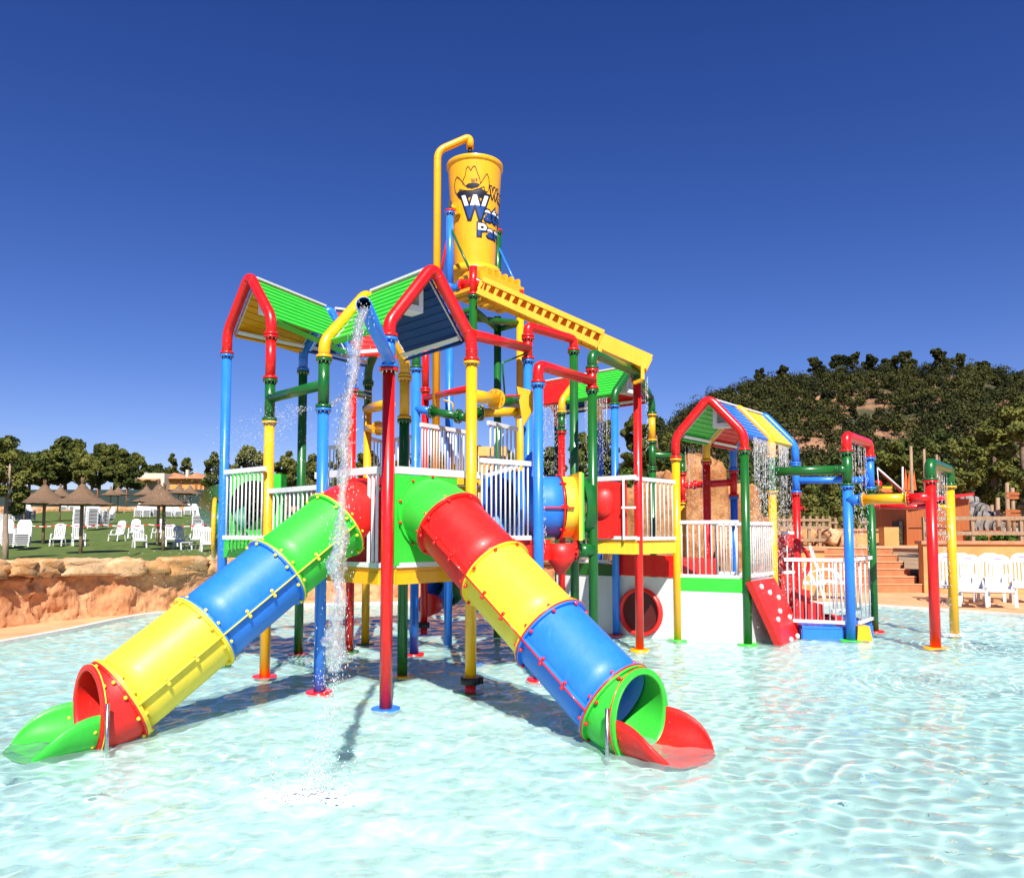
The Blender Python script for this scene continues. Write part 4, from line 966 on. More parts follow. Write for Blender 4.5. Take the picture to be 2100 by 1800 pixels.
# ================================================================ RIGHT-HAND PLAY HOUSE
U2 = Vector((.70, .85)); Y3 = GP(1390.6, 1312); G4 = GP(1533.6, 1321); Y4 = G4 + U2; R4 = G4 + U2 * 2; D1 = Y3 + U2; D2 = Y3 + U2 * 2
house = thing('water_play_house', 'low gabled water play house with white walls and a red climbing ramp', 'play structure', (Y3.x, Y3.y, 0))
MAIN_, main = main, house
PQ = .065
post(main, Y3, PQ, [(Z(Y3, 940), YEL)], LIME); post(main, G4, PQ, [(Z(G4, 924), GREEN)], LIME)
post(main, Y4, PQ, [(Z(Y4, 1006), YEL), (Z(Y4, 939), GREEN)], None); post(main, R4, PQ, [(Z(R4, 1011), RED), (Z(R4, 952), BLUE)], None)
post(main, D1, PQ, [(Z(D1, 947), RED)], None); post(main, D2, PQ, [(Z(D2, 1018), BLUE), (Z(D2, 965), RED)], None)
zb5 = Z(Y3, 897); za5 = zb5 + .60
for a_, b_, ya, yb, mt, ca_, cb2 in ((Y3, G4, 940, 924, RED, YEL, GREEN), (D1, Y4, 947, 939, YEL, RED, GREEN), (D2, R4, 965, 952, BLUE, RED, BLUE)):
    gable(main, a_, b_, Z(a_, ya), Z(b_, yb), zb5, za5, PQ * 1.05, mt); flange(main, v3(a_, Z(a_, ya)), (0, 0, 1), PQ, mt, ca_); flange(main, v3(b_, Z(b_, yb)), (0, 0, 1), PQ, mt, cb2)
roof(main, Y3, G4, D1, Y4, zb5, za5, LIME, BLUF, .08, 1); roof(main, D1, Y4, D2, R4, zb5, za5, REDF, LEM, .08)
X1 = at(1400, 14.2)
post(main, X1, PQ * .9, [(Z(X1, 1030), YEL), (Z(X1, 970), RED), (Z(X1, 948), GREEN)], None)
pipe(main, [v3(X1, Z(X1, 948)), v3(X1, Z(X1, 936)), v3(GY, Z(GY, 933))], PQ * .9, GREEN, 'crossbeam')
fbeam(v3(X1, Z(X1, 996)), v3(D2, Z(D2, 989)), PQ * .95, [RED, RED], [.25], 1.5)
FZ = .98
deckplate(main, [Y3 + (G4 - Y3) * .05, G4 - (G4 - Y3) * .05, Y4, D1], FZ, .1, WHITE, LIME, 'floor')
g34 = (G4 - Y3).normalized()
mb = MB(); mb.bar(v3(Y3 + g34 * .06, FZ - .1), v3(G4 - g34 * .06, FZ - .1), .06, .21); mb.build('green_band', LIME, main)
mb = MB(); mb.bar(v3(Y3 + g34 * .04, .29), v3(G4 - g34 * .04, .29), .05, 1.16); mb.build('wall_panel', WHITE, main)
u2n = U2.normalized(); mb = MB(); mb.bar(v3(G4 + u2n * .06, .33), v3(Y4, .33), .05, 1.24); mb.build('wall_panel', WHITE, main)
railing(main, Y3 + g34 * .03, G4 - g34 * .1, FZ + .03, 1.85, n=10); railing(main, G4 + u2n * .05, Y4 - u2n * .02, FZ + .05, 1.83, n=12)
railing(main, D1, Y4, FZ + .03, 1.83, n=12)
# rear wall with crawl hole
wv = Vector((-.77, .64)); w0 = Y3 - Vector((.02, 0)); w1 = Y3 + wv * 2.35
dw = (w1 - w0); ln = dw.length; nw = Vector((-wv.y, wv.x)) * -1
mb = MB(); mb.bar(v3(w0, .33), v3(w1, .33), .05, 1.28); mb.build('wall_panel', WHITE, main)
mb = MB(); mb.bar(v3(w0, 1.15), v3(w0 + wv * 1.12, 1.15), .08, .34); mb.build('red_band', RED, main)
mb = MB(); mb.bar(v3(w0 + wv * 1.12, 1.06), v3(w1, 1.06), .08, .2); mb.build('green_band', GREEN, main)
railing(main, w0 + wv * 1.2, w1, 1.2, 1.9, n=10)
hc = v3(w0 + wv * .62, .40); fv = v3(Vector((-.64, -.77)), 0)
mb = MB(); o1, o2, i2, i1 = ringpts(hc, fv, .40, 40), ringpts(hc + fv * .1, fv, .385, 40), ringpts(hc + fv * .1, fv, .35, 40), ringpts(hc + fv * .04, fv, .33, 40)
mb.loft([o1, o2, i2, i1]); mb.build('crawl_hole', REDF, main); mb = MB(); mb.cyl(hc + fv * .03, hc + fv * .035, .34, n=40); mb.build('hole_shade', paint('maroon_shade', (.10, .003, .003), .6), main)  # maroon disc paints the shade of a deep hole onto the wall
# climbing ramp with holds
tl, tr_, bl_, br = V(1541, 1191, 11.72), V(1588, 1184, 12.35), P(1606, 1332, -.06), P(1654, 1307, -.06)
nrm = (tr_ - tl).cross(bl_ - tl).normalized(); nrm = -nrm if nrm.y > 0 else nrm
mb = MB(); mb.prism([tl, tr_, br, bl_], -nrm * .1); rp = mb.build('climbing_ramp', REDF, main)
for i, (px, py) in enumerate(((1560, 1203), (1577, 1215), (1595, 1225), (1598, 1253), (1594, 1270), (1618, 1265), (1621, 1311), (1634, 1304))):
    r_ = ray(px, py); o_ = Vector((0, 0, EYE)); t = (tl - o_).dot(nrm) / r_.dot(nrm); q = o_ + r_ * t + nrm * .012; mb = MB(); mb.sphere(q, .036, 10, 7, 0, (1, .7, 1.15)); mb.sphere(q + Vector((.012, 0, -.02)), .022, 8, 6); mb.build('hand_hold', WHITE, rp)
# low blue deck, its rail, step and red cascade
S1 = GP(1746, 1313); S2 = GP(1919, 1328); S3 = GP(1793, 1294); S4 = GP(1958, 1304)
lo_ = [at(1640, 12.55), S1 + Vector((-.1, .1)), at(1782, 13.0), at(1735, 14.3), at(1610, 13.6)]
deckplate(main, lo_, .2, .26, BLUF, BLUF, 'low_deck')
railing(main, at(1606, 12.75), S1 + Vector((-.06, .06)), .27, 1.25, n=10); railing(main, at(1757, 12.4), at(1783, 13.05), .27, 1.27, n=3); railing(main, at(1700, 13.9), at(1762, 14.3), .3, 1.2, n=8)
railing(main, at(1603, 13.5), at(1640, 13.7), 1.0, 1.68, n=2)
mb = MB(); q = P(1773, 1314, 0); mb.box((q.x, q.y + .1, .1), (.25, .25, .26), None, 0, .72); mb.build('step_block', YEL, main)
for i, (px, d, zt2) in enumerate(((1604, 13.6, .95), (1630, 13.4, .72), (1655, 13.3, .5), (1680, 13.25, .3), (1695, 13.2, .3))):
    mb = MB(); q = at(px, d); mb.box((q.x, q.y, zt2 / 2), (.26, .5, zt2)); mb.build('cascade_step', REDF, main)
q = at(1612, 14.2); mb = MB(); mb.box((q.x, q.y, 1.15), (.34, .04, 1.0)); o_ = mb.build('tunnel_panel', REDF, main); rg = ringpts(v3(q + Vector((.12, -.06)), 1.15), Vector((.3, -1, 0)), .3, 28); MB().tube(rg + [rg[0]], .035, 8, 0, False).build('tunnel_rim', RED, o_)
q = at(1425, 13.2); mb = MB(); mb.box((q.x, q.y, 1.12), (.55, .5, .28)); mb.build('cascade_basin', REDF, main)
# ---- splash frame of pipes
main = thing('water_play_structure', 'open frame of coloured pipes raining water at the right of the pool', 'play structure', (S1.x, S1.y, 0)); frame = main
PS = .074
post(main, S1, PS, [(Z(S1, 996), BLUE), (Z(S1, 928), GREEN)], LIME); post(main, S3, PS * .95, [(Z(S3, 1003), GREEN), (Z(S3, 938), BLUE)], RED)
post(main, S2, PS, [(Z(S2, 986), RED)], YEL); post(main, S4, PS * .95, [(Z(S4, 997), YEL)], None)
zt = Z(S1, 893); arch(S1, S3, Z(S1, 928), Z(S3, 938), zt, RED, PS * 1.05); flange(main, v3(S1, Z(S1, 927)), (0, 0, 1), PS, RED, GREEN); flange(main, v3(S3, Z(S3, 938)), (0, 0, 1), PS, RED, BLUE)
zt6 = Z(S2, 949); arch(S2, S4, Z(S2, 986), Z(S4, 997), zt6, GREEN, PS * 1.05); flange(main, v3(S2, Z(S2, 985)), (0, 0, 1), PS, GREEN, RED); flange(main, v3(S4, Z(S4, 996)), (0, 0, 1), PS, GREEN, YEL)
zb_m = Z(S1, 1025); fbeam(v3(S1, zb_m), v3(S2, zb_m), PS * 1.05, [BLUE, YEL, RED], [.19, .74], 1.45)
fbeam(v3(S3, Z(S3, 1037)), v3(S4, Z(S4, 1040)), PS * .6, [RED, RED, YEL], [.1, .85], 1.3)
zc = Z(Y4, 967); fbeam(v3(Y4, zc), v3(S1, zc), PS, [GREEN, GREEN], [.86], 1.12); zc = Z(R4, 985); fbeam(v3(R4, zc), v3(S3, zc), PS * .8, [BLUE, BLUE], [.93], 1.8)
pipe(main, [v3(R4, zc), v3(R4, zc)], PS, BLUE, 'pipe_section') if False else None
main = MAIN_

# ================================================================ WATER IN THE AIR
random.seed(5)
def droplets(m_, c, r, stretch=1.0, d=(0, 0, 1)):
    c = Vector(c); d = Vector(d).normalized(); a = d.orthogonal().normalized(); b = d.cross(a)
    vs = [c + d * r * stretch, c + a * r, c + b * r, c - a * r, c - b * r, c - d * r * stretch]
    m_._add(vs, [(0, 1, 2), (0, 2, 3), (0, 3, 4), (0, 4, 1), (5, 2, 1), (5, 3, 2), (5, 4, 3), (5, 1, 4)], 0, True)
# main jet
def jetp(px, py):
    d = 5.7
    for _ in range(6):
        z = V(px, py, d).z; d = 5.95 - .83 * math.sqrt(max(0, min(1, (3.45 - z) / 3.45)))
    return V(px, py, d)
jet = thing('water_jet', 'thick broken stream of water falling from the blue spout into the pool', 'water jet', (-1.27, 5.1, 0))
prof_ = [(748, 632, 9), (741, 648, 13), (736, 675, 13), (730, 710, 14), (726, 750, 13), (718, 790, 10), (712, 830, 13), (709, 870, 16), (707, 900, 16), (708, 935, 13), (702, 970, 14), (704, 1000, 9), (703, 1040, 8), (697, 1075, 12), (695, 1110, 19), (692, 1150, 19), (694, 1180, 12), (697, 1215, 12), (690, 1250, 15), (690, 1290, 19), (693, 1330, 20), (690, 1355, 19), (686, 1378, 11)]
P3_ = [(jetp(a, b), c * 6.0 / 1600) for a, b, c in prof_]
fine = []
for i in range(len(P3_) - 1):
    for k in range(12): t = k / 12; fine.append((P3_[i][0].lerp(P3_[i + 1][0], t), P3_[i][1] * (1 - t) + P3_[i + 1][1] * t))
mb = MB()
for s_i in range(3):
    rings = []; NR_ = 22
    for j, (c, w) in enumerate(fine):
        z = c.z; ph = s_i * 1.7; sway = Vector((noise.noise(Vector((s_i * 9, z * 4.5, 0))), noise.noise(Vector((s_i * 9, 5, z * 4.5))), 0)) * w * .9
        rr = w * (.48 + .34 * (noise.noise(Vector((z * 6, s_i * 4, 2))) + .4)); lo = max(.12, rr / max(w, 1e-4)) * w
        rg = []
        for i in range(NR_):
            an = 2 * math.pi * i / NR_; e = Vector((math.cos(an), math.sin(an), 0)); q = c + sway + e * lo
            n_ = noise.noise(q * 26 + Vector((s_i * 5, 0, 0))) * .75 + noise.noise(q * 60) * .45; rg.append(q + e * lo * n_ + Vector((0, 0, noise.noise(q * 40) * lo * .7)))
        rings.append(rg)
    mb.loft(rings)
mb.build('stream', SPLASH, jet)
mb = MB()
for i in range(900):
    c, w = random.choice(fine); g_ = random.gauss
    q = c + Vector((g_(0, w * .8), g_(0, w * .8), g_(0, .04)))
    if c.z < 1.0 or random.random() < .45: q += Vector((g_(0, .035), g_(0, .03), 0))
    if c.z < .62: q += Vector((g_(0, .07), g_(0, .05), g_(0, .07)))
    if q.z > .01: droplets(mb, q, random.uniform(.0012, .0040), random.uniform(1.5, 4.5))
for i in range(260):      # crown of drops thrown up by the landing jet
    a = random.uniform(0, 6.28); r_ = abs(random.gauss(0, .16)); q = Vector((-1.3 + math.cos(a) * r_ * 1.3, 5.12 + math.sin(a) * r_, .05 + abs(random.gauss(0, .09)))); droplets(mb, q, random.uniform(.002, .008), random.uniform(1, 2))
for i in range(700):      # lower fan of drops down to the landing point
    t = random.random(); c = jetp(686 - 36 * t, 1380 + 235 * t); q = c + Vector((random.gauss(0, .05 - .015 * t), random.gauss(0, .05), random.gauss(0, .03)))
    if q.z > 0: droplets(mb, q, random.uniform(.0015, .0048), random.uniform(1, 2.2))
mb.build('drops', DROP, jet).__setitem__('kind', 'stuff')
# foam where the jet lands
FOAMM = plain('white_bubbles', (.66, .70, .70), (.80, .83, .83), 12, .5, 0)
def foam(cx_, cy_, rx_, ry_, hgt, seed, label, n=900):
    g = random.Random(seed); m_ = MB()
    for k in range(1):
        a = k * .7 + seed; q_ = .0 if k == 0 else .55; m_.sphere((cx_ + math.cos(a) * rx_ * q_, cy_ + math.sin(a) * ry_ * q_, -.012), 1, 24, 10, 0, (rx_ * .7, ry_ * .7, .02 + .5 * hgt))
    for i in range(n):
        a = g.uniform(0, 6.28); r_ = abs(g.gauss(0, .52)); lob = 1 + .45 * math.sin(a * 3 + seed) + .25 * math.sin(a * 7 + 2 * seed)
        x, y = math.cos(a) * r_ * lob, math.sin(a) * r_ * lob; s_ = g.uniform(.006, .024) * (1.1 - min(1, r_) * .88) * (hgt / .035) ** .4
        z = max(0, 1 - r_ * 1.1) * hgt * g.uniform(.1, 1.5) + .012
        m_.sphere((cx_ + x * rx_, cy_ + y * ry_, z), s_, 7, 5, 0, (g.uniform(.8, 1.8), g.uniform(.9, 1.6), g.uniform(.18, .34)))
    o = m_.build('foam', FOAMM, None, (cx_, cy_, 0)); return tag(o, label, 'foam', None, 'stuff')
foam(-1.30, 5.12, .30, .22, .02, 3, 'white foam churning on the pool where the big jet lands', 150)
q = P(1700, 1306, 0); foam(q.x - .5, q.y + .05, .42, .14, .025, 8, 'foam at the foot of the red climbing ramp', 900)
q = S4; foam(q.x - .02, q.y, .3, .16, .03, 12, 'small foam patch round the foot of the yellow post', 500)
def curtain(label, a, b, za, zb, n, dens, spread=.02, r=(.0025, .006), broken=.0, cat='water curtain', name='falling_water', drift=0):
    m_ = MB(); a, b = Vector(a), Vector(b); o_ = v3((a + b) / 2, zb)
    for i in range(n):
        t = (i + random.random() * .7) / n; p = a.lerp(b, t); L_ = za - zb; k = int(L_ * dens); x = random.gauss(0, .01)
        tl_ = random.uniform(.1, .45) * L_
        m_.tube([v3(p, za), v3(p, za - tl_ * .5) + Vector((x * .3, 0, 0)), v3(p, za - tl_) + Vector((x, 0, 0))], [.0028, .0022, .0009], 5)
        for j in range(k):
            f_ = random.random(); z = za - L_ * f_; s2 = spread * (.3 + f_ * 1.6)
            droplets(m_, (p.x + x + random.gauss(0, s2) + drift * f_, p.y + random.gauss(0, s2), z), random.uniform(*r) * (1.3 if f_ < .4 else 1), random.uniform(1.2, 4.5))
    return tag(m_.build(name, DROP, None, o_), label, cat, 'water falling from the pipes and roofs', 'stuff')
e0 = G4 + (Y4 - G4) * .1; e1_ = Y4
curtain('curtain of water raining off the blue roof slope of the low play house', e0 + Vector((.08, -.06)), Y4 + Vector((.06, -.05)), zb5 - .06, .2, 26, 24, .05)
curtain('thin curtain off the yellow roof slope of the low play house', Y4.lerp(R4, .1) + Vector((.06, -.05)), Y4.lerp(R4, .7), zb5 - .06, .3, 16, 20, .05)
curtain('water dripping from the left eave of the low play house', Y3.lerp(D1, .3), D1, zb5 - .1, .9, 9, 16, .04)
curtain('fine curtain of water under the red arch of the pipe frame', S1.lerp(S3, .12), S1.lerp(S3, .9), Z(S1, 905), .1, 8, 32, .012)
curtain('fine curtain of water under the green arch of the pipe frame', S2.lerp(S4, .12), S2.lerp(S4, .9), Z(S2, 960), .05, 7, 34, .012)
curtain('water spilling off the red roof slope behind the green post', KY + Vector((-.35, .1)), KY + Vector((.1, -.05)), zb4 - .06, 2.4, 16, 26, .04)
curtain('water spilling off the lime roof slope of the rear gable', KY.lerp(B4, .45), B4 + Vector((-.1, .05)), zb4 - .06, 1.5, 16, 22, .05)
pA = V(1106, 812, 9.2).to_2d(); curtain('narrow stream of water falling from the amber hopper', pA, pA + Vector((.04, 0)), V(1106, 812, 9.2).z, 1.4, 5, 60, .015, (.003, .008))
curtain('drips beside the tall red post of the right arch', R3 + Vector((.12, .1)), R3 + Vector((.2, .1)), Z(R3, 770), 2.9, 2, 50, .01)
# fan of spray to the left of the frame
mb = MB(); src = V(640, 838, 8.4)
for i in range(1900):
    an = random.uniform(-.5, .5); sp0 = random.uniform(1.2, 3.3); t = random.random() ** .7 * .62; el = random.uniform(-.25, .35)
    dx, dy = -math.cos(an) * .95, math.sin(an) * .9 - .1
    q = src + Vector((dx * sp0 * t, dy * sp0 * t, sp0 * math.sin(el) * t - 4.9 * t * t)); q += Vector([random.gauss(0, .012) for _ in range(3)])
    if q.z > .05: droplets(mb, q, random.uniform(.0014, .0044), random.uniform(1, 2.5), (dx, dy, -.4))
for i in range(900):
    q = src + Vector((random.gauss(.05, .22), random.gauss(.3, .2), -random.random() ** .8 * 2.2)); droplets(mb, q, random.uniform(.0014, .0036), random.uniform(1, 2.5))
tag(mb.build('water_spray', DROP, None, (src.x, src.y, src.z)), 'fan of fine droplets blowing left from the blue post', 'spray', None, 'stuff')
mb = MB()
for i in range(9):
    y0 = random.uniform(-6, 6); a_ = V(668, 838 + y0, 8.5); b_ = V(random.uniform(735, 775), 812 + y0 + random.uniform(-6, 8), 9.6); m2 = a_.lerp(b_, .5) + Vector((0, 0, .1)); mb.tube(smooth_line([a_, m2, b_], 8), random.uniform(.003, .007), 5)
tag(mb.build('water_jet', SPLASH, None, tuple(V(700, 830, 9))), 'thin arcing water jets crossing behind the big stream', 'water jet')

# ================================================================ LAWN SIDE
def lounger_parts():
    root = thing('sun_lounger', 'x', 'sun lounger', (0, 0, 0)); m = MB()
    bt = Vector((0, .36, 1.05)); b0 = Vector((0, .16, .36)); nb = Vector((0, -bt.z, bt.y)).normalized(); X_ = Vector((1, 0, 0))
    # slatted back: outer arch + slats
    arch_ = [b0 + X_ * -.27, b0 + X_ * -.29 + bt * .5, b0 + X_ * -.22 + bt * .66, b0 + bt * .70, b0 + X_ * .22 + bt * .66, b0 + X_ * .29 + bt * .5, b0 + X_ * .27]
    m.prism([b0 + X_ * -.29 + bt * .5, b0 + X_ * -.24 + bt * .64, b0 + X_ * -.12 + bt * .70, b0 + X_ * .12 + bt * .70, b0 + X_ * .24 + bt * .64, b0 + X_ * .29 + bt * .5], nb * .035)
    m.prism([b0 + X_ * -.28, b0 + X_ * -.285 + bt * .08, b0 + X_ * .285 + bt * .08, b0 + X_ * .28], nb * .035)
    for i in range(7):
        x = -.255 + .085 * i; m.prism([b0 + X_ * (x - .022) + bt * .075, b0 + X_ * (x + .022) + bt * .075, b0 + X_ * (x + .023) + bt * .505, b0 + X_ * (x - .023) + bt * .505], nb * .03)
    m.build('backrest', WPL, root)
    m = MB(); m.prism([Vector((-.28, .2, .37)), Vector((-.28, -.42, .33)), Vector((-.28, -.55, .36)), Vector((-.28, -.55, .32)), Vector((-.28, -.42, .29)), Vector((-.28, .2, .33))], (.56, 0, 0))
    for i in range(6): m.box((0, -.38 + i * .1, .352), (.5, .012, .03))
    m.build('seat', WPL, root)
    for sx in (-1, 1):
        m = MB(); pts = smooth_line([Vector((sx * .33, .33, .55)), Vector((sx * .34, .1, .60)), Vector((sx * .34, -.12, .57)), Vector((sx * .33, -.24, .44)), Vector((sx * .31, -.26, .3))], 4)
        for a, b in zip(pts, pts[1:]): m.bar(a, b, .055, .03)
        m.build('armrest', WPL, root)
        m = MB(); m.bar((sx * .29, -.42, .33), (sx * .3, -.5, 0), .07, .04, (0, 1, 0)); m.build('leg', WPL, root)
        m = MB(); m.bar((sx * .29, .18, .36), (sx * .31, .3, 0), .07, .04, (0, 1, 0)); m.build('leg', WPL, root)
    m = MB(); q = b0 + bt * .615 + nb * .037; m.box(q, (.15, .03, .004), (X_, bt, nb)); m.build('maker_label', paint('faded_violet_print', (.3, .25, .5), .5), root)
    return root
lg = lounger_parts(); lk = kids(lg); first_l = True
def lounger(p, rz, label, group, sc_=1.0):
    global first_l
    rz += math.atan2(-p[0], p[1])
    if first_l:
        lg.location = p; lg.rotation_euler = (0, 0, rz); lg['label'] = label; lg['group'] = group; lg.scale = (.86 * sc_, .9 * sc_, sc_); first_l = False; return lg
    return dup(lg, p, rz, label, group, lk, (.86 * sc_, .9 * sc_, sc_))
LG = 'white plastic sun loungers standing singly on the lawn'
for px, py, rz, lb in ((119, 1119, -.25, 'with its back half in shade, just right of the second umbrella pole'), (160, 1119, .1, 'right behind the pole of the biggest umbrella'), (242, 1109, -.6, 'turned left, alone right of the tall stacks'),
        (276, 1104, -.2, 'behind the frontmost one of the middle pair'), (285, 1123, .15, 'front one of the middle pair on the lawn'), (326, 1104, -.35, 'half hidden behind the twin umbrella poles'),
        (350, 1120, .1, 'just right of the twin umbrella poles'), (372, 1127, .5, 'in the umbrella shade, third from the blue post'), (404, 1120, -.2, 'second from the blue post'), (424, 1131, .1, 'nearest the blue post, at the lawn edge')):
    lounger(LP(px, py), rz, 'white sun lounger ' + lb, LG)
LR = 'white sun loungers along the apricot wall'
for px, d, lb in ((1938, 18.6, 'seen between the red and yellow posts'), (1966, 18.7, 'back row one just right of the yellow post'), (1985, 17.4, 'front row one nearest the yellow post'), (2026, 18.6, 'back row one in the middle'), (2045, 17.3, 'front row one farther right'), (2094, 18.5, 'at the right edge of the picture')):
    lounger(v3(at(px, d), .08), .05 + random.uniform(-.05, .05), 'white sun lounger by the apricot wall, ' + lb, LR, 1.0)
for px, d, lb in ((1640, 19.2, 'sideways behind the low railing, left one'), (1695, 19.6, 'sideways at the foot of the steps')):
    lounger(v3(at(px, d), .08), 1.5, 'white sun lounger ' + lb, LR, 1.15)
# stacks: every lounger of a stack is a thing
m = MB(); bt = Vector((0, .36, .93)).normalized(); b0 = Vector((0, .16, .36)); nb = Vector((0, -bt.z, bt.y)); X_ = Vector((1, 0, 0))
m.prism([b0 - X_ * .28, b0 - X_ * .29 + bt * .5, b0 - X_ * .2 + bt * .67, b0 + X_ * .2 + bt * .67, b0 + X_ * .29 + bt * .5, b0 + X_ * .28], nb * .03)
m.prism([Vector((-.3, .2, .37)), Vector((-.3, -.5, .33)), Vector((-.3, -.5, .30)), Vector((-.3, .2, .34))], (.6, 0, 0))
for sx in (-1, 1):
    m.bar((sx * .34, .3, .56), (sx * .34, -.18, .56), .06, .03); m.bar((sx * .34, -.18, .56), (sx * .32, -.3, .3), .05, .03); m.bar((sx * .29, -.42, .33), (sx * .3, -.5, .22), .06, .03, (0, 1, 0))
stk = m.build('stacked_lounger', WPL); tag(stk, 'x', 'sun lounger'); first_s = True
ORD = ['bottom', 'second', 'third', 'fourth', 'fifth', 'sixth', 'seventh', 'eighth', 'ninth', 'tenth', 'eleventh', 'twelfth', 'thirteenth', 'fourteenth']
for px, py, n_, rz, where in ((14, 1124, 6, .2, 'low stack left of the bare tree'), (46, 1126, 6, -.15, 'low stack right of the bare tree'), (30, 1071, 8, .5, 'left stack of the rear left three'), (44, 1070, 9, .4, 'middle stack of the rear left three'), (58, 1070, 8, .5, 'right stack of the rear left three'),
        (160, 1083, 13, .0, 'tall stack left of the umbrella pole'), (184, 1087, 14, .3, 'tallest stack right of the umbrella pole'), (203, 1085, 12, .9, 'turned tall stack behind the umbrella'), (223, 1074, 6, -.9, 'leaning short stack'),
        (285, 1063, 7, -.3, 'left stack below the rear umbrella'), (300, 1063, 7, 0, 'middle stack below the rear umbrella'), (316, 1062, 7, .4, 'right stack below the rear umbrella'), (345, 1062, 5, 0, 'short far stack right of the poles'), (362, 1062, 5, .3, 'second short far stack'), (384, 1058, 5, 0, 'third short far stack'), (400, 1058, 5, .3, 'fourth short far stack'),
        (408, 1092, 10, -.3, 'high stack left of the blue post'), (427, 1090, 11, .1, 'high stack touching the blue post'), (130, 1049, 5, 0, 'distant stack under the big umbrella'), (146, 1049, 5, .2, 'distant stack beside the big pole')):
    p = LP(px, py)
    for i in range(n_):
        q = p + Vector((random.uniform(-.01, .01), random.uniform(-.01, .01) + .008 * i, i * .095 - .1)); lb = f'{ORD[i] if i < n_ - 1 else "top"} white lounger of the {where}'
        if i == 0: rz += math.atan2(-p.x, p.y)
        if first_s: stk.location = q; stk.rotation_euler = (0, 0, rz); stk['label'] = lb; stk['group'] = 'white sun loungers piled in stacks on the lawn'; first_s = False
        else:
            c = stk.copy(); COL.objects.link(c); c.location = q; c.rotation_euler = (0, 0, rz + random.uniform(-.03, .03)); c['label'] = lb
# thatched umbrellas
def umbrella(p, h, rad, label, seed):
    g = random.Random(seed); root = thing('thatched_umbrella', label, 'umbrella', p, 'thatched umbrellas on the lawn'); p = Vector(p)
    m = MB(); m.tube([p + Vector((0, 0, -.2)), p + Vector((0, 0, h + .5))], .075, 10); m.build('pole', WOOD, root)
    m = MB(); rings = []
    for k in range(13):
        t = k / 12; r_ = rad * (.05 + .95 * t ** 1.0) * 1.0; z = h + rad * .66 * (1 - t) ** 1.9 - .02; n_ = 40
        rings.append([p + Vector((math.cos(2 * math.pi * i / n_) * (r_ + g.uniform(-.02, .02) * (1 + 2 * t)), math.sin(2 * math.pi * i / n_) * (r_ + g.uniform(-.02, .02)), z + .02 * math.sin(k * 2.1) + g.uniform(-.012, .012) - (.05 * g.random() if k == 12 else 0))) for i in range(n_)])
    under = [[Vector((p.x + (q.x - p.x) * s2, p.y + (q.y - p.y) * s2, p.z + h - .09 + (1 - s2) * rad * .5)) for q in rings[-1]] for s2 in (.98, .5, .05)]
    m.loft(rings + under); c = m.build('canopy', THATCH, root)
    m = MB(); tp = p + Vector((0, 0, h + rad * .60))
    for i in range(26):
        a = g.uniform(0, 6.28); r_ = g.uniform(.02, .09); e = tp + Vector((math.cos(a) * r_, math.sin(a) * r_, g.uniform(.2, .34))); m.tube([tp + Vector((math.cos(a) * .03, math.sin(a) * .03, -.05)), e], [.02, .008], 5)
    m.build('tuft', THATCH, c)
    for i in range(10):    # loose straw at the rim
        pass
for i, (px, py, hh, rd, lb) in enumerate(((165, 1137, 2.12, 1.28, 'biggest thatched umbrella at the front of the lawn'), (88, 1115, 2.1, 1.45, 'thatched umbrella left of the biggest one'), (334, 1131, 2.12, 1.1, 'thatched umbrella right, the nearer of the twin poles'), (323, 1119, 2.2, 1.3, 'thatched umbrella right, the farther of the twin poles'),
        (49, 1072, 2.1, 1.35, 'distant thatched umbrella behind the bare tree'), (122, 1069, 2.15, 1.3, 'distant thatched umbrella between the two front left ones'), (226, 1052, 2.1, 1.2, 'distant thatched umbrella right of the biggest one'), (241, 1050, 2.15, 1.35, 'far thatched umbrella against the dark fence'), (299, 1056, 2.15, 1.5, 'thatched umbrella behind the left of the twin poles'), (366, 1051, 2.3, 1.5, 'far thatched umbrella below the ochre house'), (389, 1050, 2.2, 1.5, 'rightmost far thatched umbrella'))):
    umbrella(LP(px, py), hh, rd, lb, i)
# warning tape
mb = MB(); tp = [LP(px, 1118) + Vector((0, -1.6, 0)) for px in (-20, 22, 88, 165, 245, 334, 450)]
for i in range(len(tp) - 1):
    a_, b_ = tp[i], tp[i + 1]; n_ = 10
    for k in range(n_):
        f_ = lambda t: a_.lerp(b_, t) + Vector((0, 0, 1.0 - .10 * math.sin(math.pi * t))); A_, B_ = f_(k / n_), f_((k + 1) / n_)
        mb.prism([A_, B_, B_ + Vector((0, 0, .045)), A_ + Vector((0, 0, .045))], (0, .004, 0), k % 2)
tag(mb.build('barrier_tape', [WHITE, RED], None, tuple(tp[0])), 'red and white warning tape stretched across the front of the lawn', 'tape')
# low rubble wall, dark screen fence, house
w_ = [LP(px, 1048) for px in (-260, -100, 40, 200, 330, 470, 640, 900)]
mb = MB(); rings = []
ww = smooth_line([q.to_2d() for q in w_], 14)
for i, q in enumerate(ww):
    zg = lawn_z(q.x, q.y); n_ = [noise.noise(Vector((q.x * .9, k * 1.7, 3))) * .12 for k in range(6)]
    rings.append([Vector((q.x, q.y + n_[0], zg - .3)), Vector((q.x, q.y - .1 + n_[1], zg + .25)), Vector((q.x, q.y + n_[2], zg + .55 + n_[3])), Vector((q.x, q.y + .4, zg + .6 + n_[4])), Vector((q.x, q.y + .5, zg - .3))])
mb.loft(rings, closed=False, smooth=False); tag(mb.build('rubble_wall', STONEW, None, tuple(w_[0])), 'low orange rubble wall at the far end of the lawn', 'wall')
fr2 = thing('screen_fence', 'tall dark green screened fence behind the lawn, below the house', 'fence', tuple(w_[0]))
fx = [(-40, 96), (-26, 96), (-10, 97), (20, 99)]; mb = MB()
